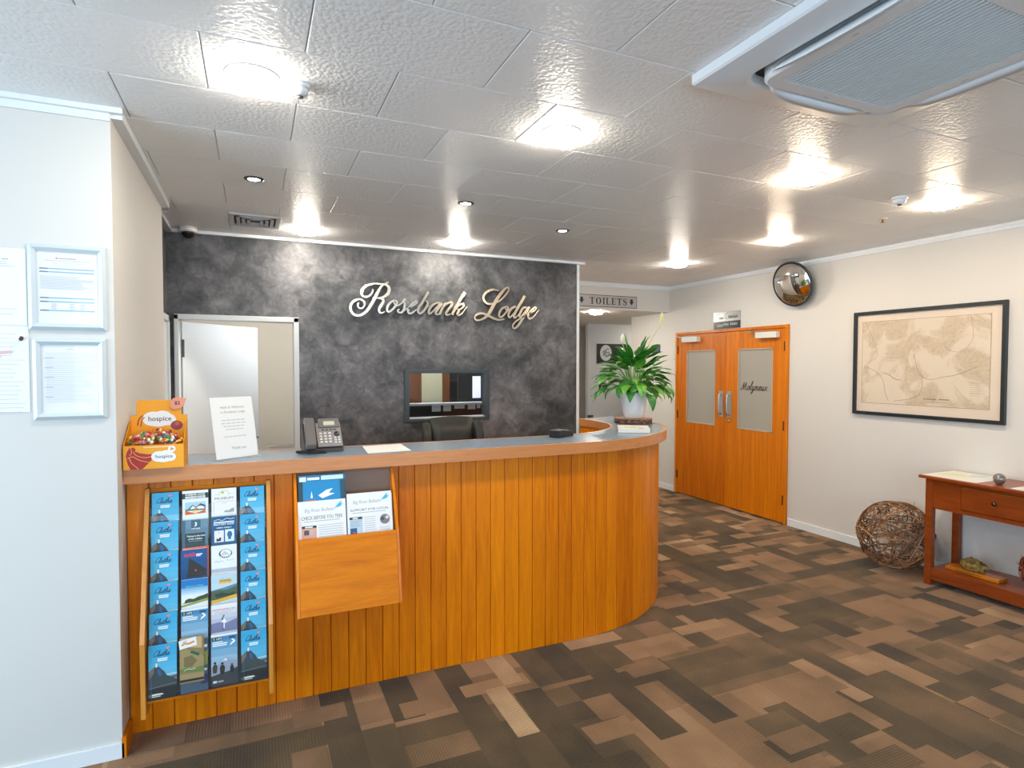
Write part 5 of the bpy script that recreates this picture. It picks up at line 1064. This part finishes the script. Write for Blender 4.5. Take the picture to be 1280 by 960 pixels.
# plank with burl on the shelf
wb = tag(MB().box(4.745, 4.855, 2.355, 2.705, .1325, .158).build('varnished_board', mat_wood('glossy_amber_board', 'a8560c', 'd08420', scale=(4, .6, 4), rough=.15, rand=0), None, .004), 'small glossy amber board lying on the table shelf', 'board')
a = Art(); a.rect('5a3a1a', -.10, 0, .06, .006); a.rect('5a3a1a', -.10, -.009, .02, -.006); o = a.build('board_print', wb); o.location = (4.744, 2.53, .146); o.rotation_euler = (0, 0, -pi / 2)
bm_ = NT('mossy_burl'); _n = bm_.noise(bm_.coord(), 38, 5, .65); bm_.p(Base_Color=bm_.ramp(_n, [(.35, hx('4a3a16')), (.52, hx('8a7030')), (.68, hx('a89a52'))]), Roughness=.8); bm_.bump(_n, .9, .01); bm_ = bm_.m
b = MB(); V = []; F = []; nu, nv = 20, 12
for j in range(nv + 1):
    for i in range(nu):
        th = pi * j / nv; p_ = 2 * pi * i / nu; d = Vector((math.sin(th) * math.cos(p_), math.sin(th) * math.sin(p_), math.cos(th)))
        r_ = 1 + .35 * noise.noise(d * 2.2 + Vector((5, 1, 2))) + .14 * noise.noise(d * 6)
        V.append((4.80 + .045 * r_ * d.x, 2.545 + .085 * r_ * d.y, .1585 + max(0, .034 + .052 * r_ * d.z)))
for j in range(nv):
    for i in range(nu): F.append((j * nu + i, j * nu + (i + 1) % nu, (j + 1) * nu + (i + 1) % nu, (j + 1) * nu + i))
tag(b.add(V, F, 0, True).build('wood_burl', bm_), 'knobbly mossy brown wood burl on the amber board', 'ornament')
# twig balls
def twig_ball(c, R, n, mats, label, seed, thick):
    t = thing('twig_ball', (c[0], c[1], c[2] - R), label, 'ornament', 'woven twig balls'); r = random.Random(seed)
    for i in range(n):
        ax = Vector((r.gauss(0, 1), r.gauss(0, 1), r.gauss(0, 1))).normalized(); u = ax.orthogonal().normalized(); w = ax.cross(u); off = r.uniform(-.55, .55) * R if r.random() < .6 else r.uniform(-.85, .85) * R; rr_ = math.sqrt(max(R * R - off * off, .01 * R * R)); ph0 = r.random() * 6.28; span = 2 * pi * r.uniform(.55, 1.0); m = 30; sh_ = r.uniform(.88, 1.0); pts = []
        for k in range(m):
            a_ = ph0 + span * k / (m - 1); p_ = (u * math.cos(a_) + w * math.sin(a_)) * rr_ + ax * off
            p_ = p_ * sh_ + p_.normalized() * R * .03 * math.sin(3 * a_ + i) ; 
            if p_.length > R * .985: p_ = p_.normalized() * R * .985
            pts.append(tuple(p_))
        local('twig', MB().tube(pts, [thick * r.uniform(.7, 1.3) * (1 - .4 * k / m) for k in range(m)], 5), mats[r.randrange(len(mats))], t).location = (0, 0, R)
    for i in range(26):
        d = Vector((r.gauss(0, 1), r.gauss(0, 1), r.gauss(0, 1))).normalized(); tt = d.orthogonal().normalized(); e_ = d * R * .93; f_ = d * R * (1.0 + .12 * r.random()) + tt * R * .15
        if f_.x + c[0] > 5.055 or f_.z + R < .005: continue
        local('twig', MB().tube([tuple(e_ - tt * R * .2), tuple(e_), tuple(f_)], [thick * .7, thick * .6, thick * .3], 4), mats[r.randrange(len(mats))], t).location = (0, 0, R)
TWM = [flat(h, .75) for h in ('7a5a44', '96704e', 'b07c50', '5a4432', 'c08a5c')]
twig_ball((4.775, 3.105, .2805), .279, 78, TWM, 'large woven brown twig ball on the carpet beside the table', 11, .0048)
twig_ball((4.845, 2.135, .2745), .142, 60, [flat(h, .75) for h in ('6a2c1c', '8a3d24', '4f2216', 'a05030')], 'reddish twig ball on the table shelf at the right picture edge', 12, .0036)

# ================================================================== CEILING FITTINGS
ac = thing('air_conditioner', (1.945, 1.235, H), 'white ceiling cassette air conditioner with ribbed grille', 'air conditioner')
ACX, ACY = 1.945, 1.235; AM = flat('dfe4e8', .35); AD = flat('23282c', .5)
def rsq(h, rc, n=6):
    P = []
    for qx, qy, a0 in ((1, 1, 0), (-1, 1, pi / 2), (-1, -1, pi), (1, -1, 1.5 * pi)):
        for i in range(n + 1):
            a_ = a0 + pi / 2 * i / n; P.append((ACX + qx * (h - rc) + rc * math.cos(a_), ACY + qy * (h - rc) + rc * math.sin(a_)))
    return P
def loft(levels, mi=0, cap=False):
    b = MB(); N_ = len(levels[0][0]); V = [(x, y, z) for pts, z in levels for x, y in pts]
    F = [(k * N_ + i, k * N_ + (i + 1) % N_, (k + 1) * N_ + (i + 1) % N_, (k + 1) * N_ + i) for k in range(len(levels) - 1) for i in range(N_)]
    if cap: F.append(tuple((len(levels) - 1) * N_ + i for i in range(N_)))
    return b.add(V, F, mi)
loft([(rsq(.485, .012), 2.699), (rsq(.485, .012), 2.668), (rsq(.478, .012), 2.662), (rsq(.372, .07), 2.650), (rsq(.362, .07), 2.655), (rsq(.355, .07), 2.68)]).build('fascia', AM, ac)
loft([(rsq(.362, .06), 2.682), (rsq(.362, .06), 2.681)], cap=True).build('duct_slot', AD, ac)
loft([(rsq(.330, .065), 2.680), (rsq(.330, .065), 2.640), (rsq(.322, .06), 2.632), (rsq(.272, .01), 2.632), (rsq(.270, .01), 2.640)]).build('centre_panel', AM, ac)
loft([(rsq(.271, .01), 2.645), (rsq(.270, .01), 2.644)], cap=True).build('grille_backing', flat('3f5662', .6), ac)
g = MB()
for i in range(30):
    x_ = ACX - .262 + .524 * i / 29
    g.box(x_ - .0046, x_ + .0046, ACY - .27, ACY + .27, 2.632, 2.643)
gr = g.build('grille_slats', flat('dbe6ec', .4), ac)
for k in range(4):
    rm = Matrix.Translation((ACX, ACY, 0)) @ Matrix.Rotation(k * pi / 2, 4, 'Z')
    V = []; F = []; n = 16
    for i in range(n + 1):
        t = i / n * 2 - 1; x_ = t * .262; dz = .028 * (1 - abs(t) ** 4); w_ = .040 * (1 - abs(t) ** 6 * .75)
        V += [(x_, .322, 2.648), (x_, .322 + w_ * .55, 2.648 - dz * .75), (x_, .326 + w_, 2.644 - dz), (x_, .326 + w_, 2.650 - dz), (x_, .322 + w_ * .5, 2.656)]
    for i in range(n):
        for q in range(5): F.append((i * 5 + q, i * 5 + (q + 1) % 5, (i + 1) * 5 + (q + 1) % 5, (i + 1) * 5 + q))
    F += [(0, 4, 3, 2, 1), tuple(n * 5 + q for q in range(5))]
    MB().add(V, F, 0, True, rm).build('louvre', AM, ac)
    MB().box(-.03, -.01, .30, .302, 2.6312, 2.6322, mat=rm).build('panel_catch', flat('9aa0a4', .4), ac)

vt = thing('ceiling_vent', (0.025, 4.67, H), 'square grey ceiling air vent near the feature wall', 'vent')
vm = flat('c9c9c9', .45); vx0, vx1, vy0, vy1 = -.142, .192, 4.475, 4.835
loft_ = MB()
for q in ((vx0, vx1, vy0, vy0 + .03), (vx0, vx1, vy1 - .03, vy1), (vx0, vx0 + .03, vy0 + .03, vy1 - .03), (vx1 - .03, vx1, vy0 + .03, vy1 - .03)): loft_.box(q[0], q[1], q[2], q[3], 2.686, 2.6995)
loft_.build('vent_frame', vm, vt, .003); MB().box(vx0 + .03, vx1 - .03, vy0 + .03, vy1 - .03, 2.697, 2.6995).build('duct_opening', flat('3a3f44', .8), vt)
for i in range(3):
    q = .045 + i * .034
    MB().box(vx0 + q, vx0 + q + .022, vy0 + q, vy1 - q, 2.682, 2.697).box(vx1 - q - .022, vx1 - q, vy0 + q, vy1 - q, 2.682, 2.697).box(vx0 + q, vx1 - q, vy0 + q, vy0 + q + .006, 2.682, 2.697).box(vx0 + q, vx1 - q, vy1 - q - .006, vy1 - q, 2.682, 2.697).build('diffuser_blade', vm, vt)
dc = thing('dome_camera', (-.44, 5.10, H), 'small white dome camera at the left end of the feature wall top', 'camera')
local('mount', MB().lathe([(.062, 0), (.062, -.03), (.056, -.038), (.045, -.04)], 28), flat('e2ddd8', .4), dc); local('dark_dome', MB().lathe([(.046, -.036)] + [(.046 * math.cos(t), -.038 - .046 * math.sin(t)) for t in [i * pi / 16 for i in range(1, 8)]] + [(.0005, -.084)], 24), flat('15191b', .08), dc)
def detector(x, y, label, r=.045):
    t = thing('smoke_detector', (x, y, H), label, 'detector', 'small ceiling detectors')
    local('base_ring', MB().lathe([(r, 0), (r, -.012), (r * .9, -.016)], 28), flat('e6e8ea', .4), t); local('sensor_body', MB().lathe([(r * .8, -.015), (r * .8, -.03), (r * .6, -.042), (r * .45, -.044)], 28), flat('dde1e4', .4), t)
    local('sensor_tip', MB().lathe([(r * .3, -.043), (r * .28, -.05), (.0005, -.052)], 16), flat('4d5256', .4), t)
detector(.173, 2.359, 'small white ceiling sensor with dark tip beside the nearest left light', .036); detector(3.687, 2.411, 'white smoke detector beside the warm light near the right wall', .045)
spk = thing('sprinkler_head', (4.115, 2.808, H), 'tiny brass sprinkler head on the ceiling near the right wall', 'sprinkler')
local('escutcheon', MB().lathe([(.03, 0), (.028, -.004), (.012, -.006)], 20), flat('d8c8b8', .3, .5), spk); local('nozzle', MB().lathe([(.006, -.005), (.006, -.022), (.014, -.024), (.014, -.026), (.0005, -.027)], 14), flat('b89a72', .3, .9), spk)

# ================================================================== ROOMS BEHIND THE FEATURE WALL
of = thing('timber_cabinet', (1.80, 7.1, 0), 'tall brown timber cabinet with cream doors seen through the office window', 'cabinet')
WB = mat_wood('office_brown_timber', '6a3a1c', '8a5430', rand=0)
MB().box(1.70, 1.86, 6.95, 7.19, 0, 2.2).build('left_stile', WB, of); MB().box(1.86, 2.125, 6.97, 7.19, 0, 2.2).build('cream_door', flat('d9cfae', .5), of); MB().box(2.125, 2.215, 6.95, 7.19, 0, 2.2).build('right_stile', WB, of)
bs = thing('dark_shelving', (2.55, 7.1, 0), 'dark shelving unit seen in the office window', 'shelving')
MB().box(2.22, 2.86, 7.12, 7.19, 0, 2.2).build('back_panel', flat('15171a', .6), bs)
for z in (.7, 1.45, 1.9): MB().box(2.22, 2.86, 6.95, 7.12, z, z + .025).build('shelf', flat('2a1a14', .5), bs)
dk = thing('office_desk', (2.0, 6.6, 0), 'white-topped office desk seen through the office window', 'desk')
MB().box(1.15, 2.85, 6.30, 6.46, 1.215, 1.237).build('desk_top', flat('d9dcdc', .4), dk)
MB().box(1.19, 2.81, 6.42, 6.46, 0, 1.215).build('modesty_panel', flat('3a3230', .6), dk)
MB().box(1.15, 1.19, 6.30, 6.46, 0, 1.215).build('end_panel', flat('3a3230', .6), dk); MB().box(2.81, 2.85, 6.30, 6.46, 0, 1.215).build('end_panel', flat('3a3230', .6), dk)
for i, (x0, x1, z0) in enumerate(((1.80, 1.90, 1.06), (1.93, 2.02, 1.06), (2.06, 2.18, 1.085), (2.22, 2.31, 1.075), (2.33, 2.37, 1.085), (2.39, 2.47, 1.06))):
    tag(MB().box(x0, x1, 6.292, 6.296, z0 + .087, 1.213).add([(x0 + .01, 6.2915, 1.195), (x1 - .01, 6.2915, 1.195), (x1 - .01, 6.2915, 1.20), (x0 + .01, 6.2915, 1.20)], [(0, 1, 2, 3)], 1).build('paper_note', [flat('d8d4d4', .6), flat('8f8c8c', .6)]), 'white paper note hanging along the office desk edge, %s from the left' % ('first', 'second', 'third', 'fourth', 'fifth', 'sixth')[i], 'note', 'notes along the office desk edge')
MB().box(1.9, 2.85, 6.47, 6.90, .90, .93).build('work_surface', flat('6a6260', .5), dk)
for x in (1.92, 2.80): MB().box(x, x + .04, 6.82, 6.88, 0, .90).build('leg', STEEL, dk)
mo = thing('monitor', (2.32, 6.60, .93), 'office monitor with lilac screen seen in the office window', 'monitor')
SCR = emis('lit_screen', (.55, .55, .85), .8)
mmo = Matrix.Translation((2.32, 6.60, 0.93)) @ Matrix.Rotation(math.radians(8), 4, 'Z')
MB().box(-.12, .19, 0, .03, .30, .62, mat=mmo).build('housing', BLACK, mo, .004); MB().box(.07, .18, -.002, 0, .34, .60, mat=mmo).build('screen', SCR, mo); MB().tube([mmo @ Vector((0, .02, .004)), mmo @ Vector((0, .02, .32))], .015, 8).build('stand', BLACK, mo); MB().box(-.09, .09, -.05, .09, 0, .006, mat=mmo).build('foot', BLACK, mo)
tc = thing('tub_chair', (.29, 6.35, 0), 'beige rounded chair back seen through the open doorway', 'chair')
MB().lathe([(.20, .42), (.22, .60), (.215, .80), (.19, .845), (.17, .82), (.165, .60), (.15, .46)], 28, c=(.29, 6.35, 0), close=False).build('back_shell', flat('9a8f86', .5), tc); MB().lathe([(.20, .40), (.205, .44), (.17, .48), (.0005, .485)], 28, c=(.29, 6.35, 0)).build('seat', flat('8f857c', .6), tc)
for k in range(4):
    a_ = pi / 4 + k * pi / 2; MB().tube([(.29 + .14 * math.cos(a_), 6.35 + .14 * math.sin(a_), .42), (.29 + .18 * math.cos(a_), 6.35 + .18 * math.sin(a_), 0)], .014, 8).build('leg', STEEL, tc)
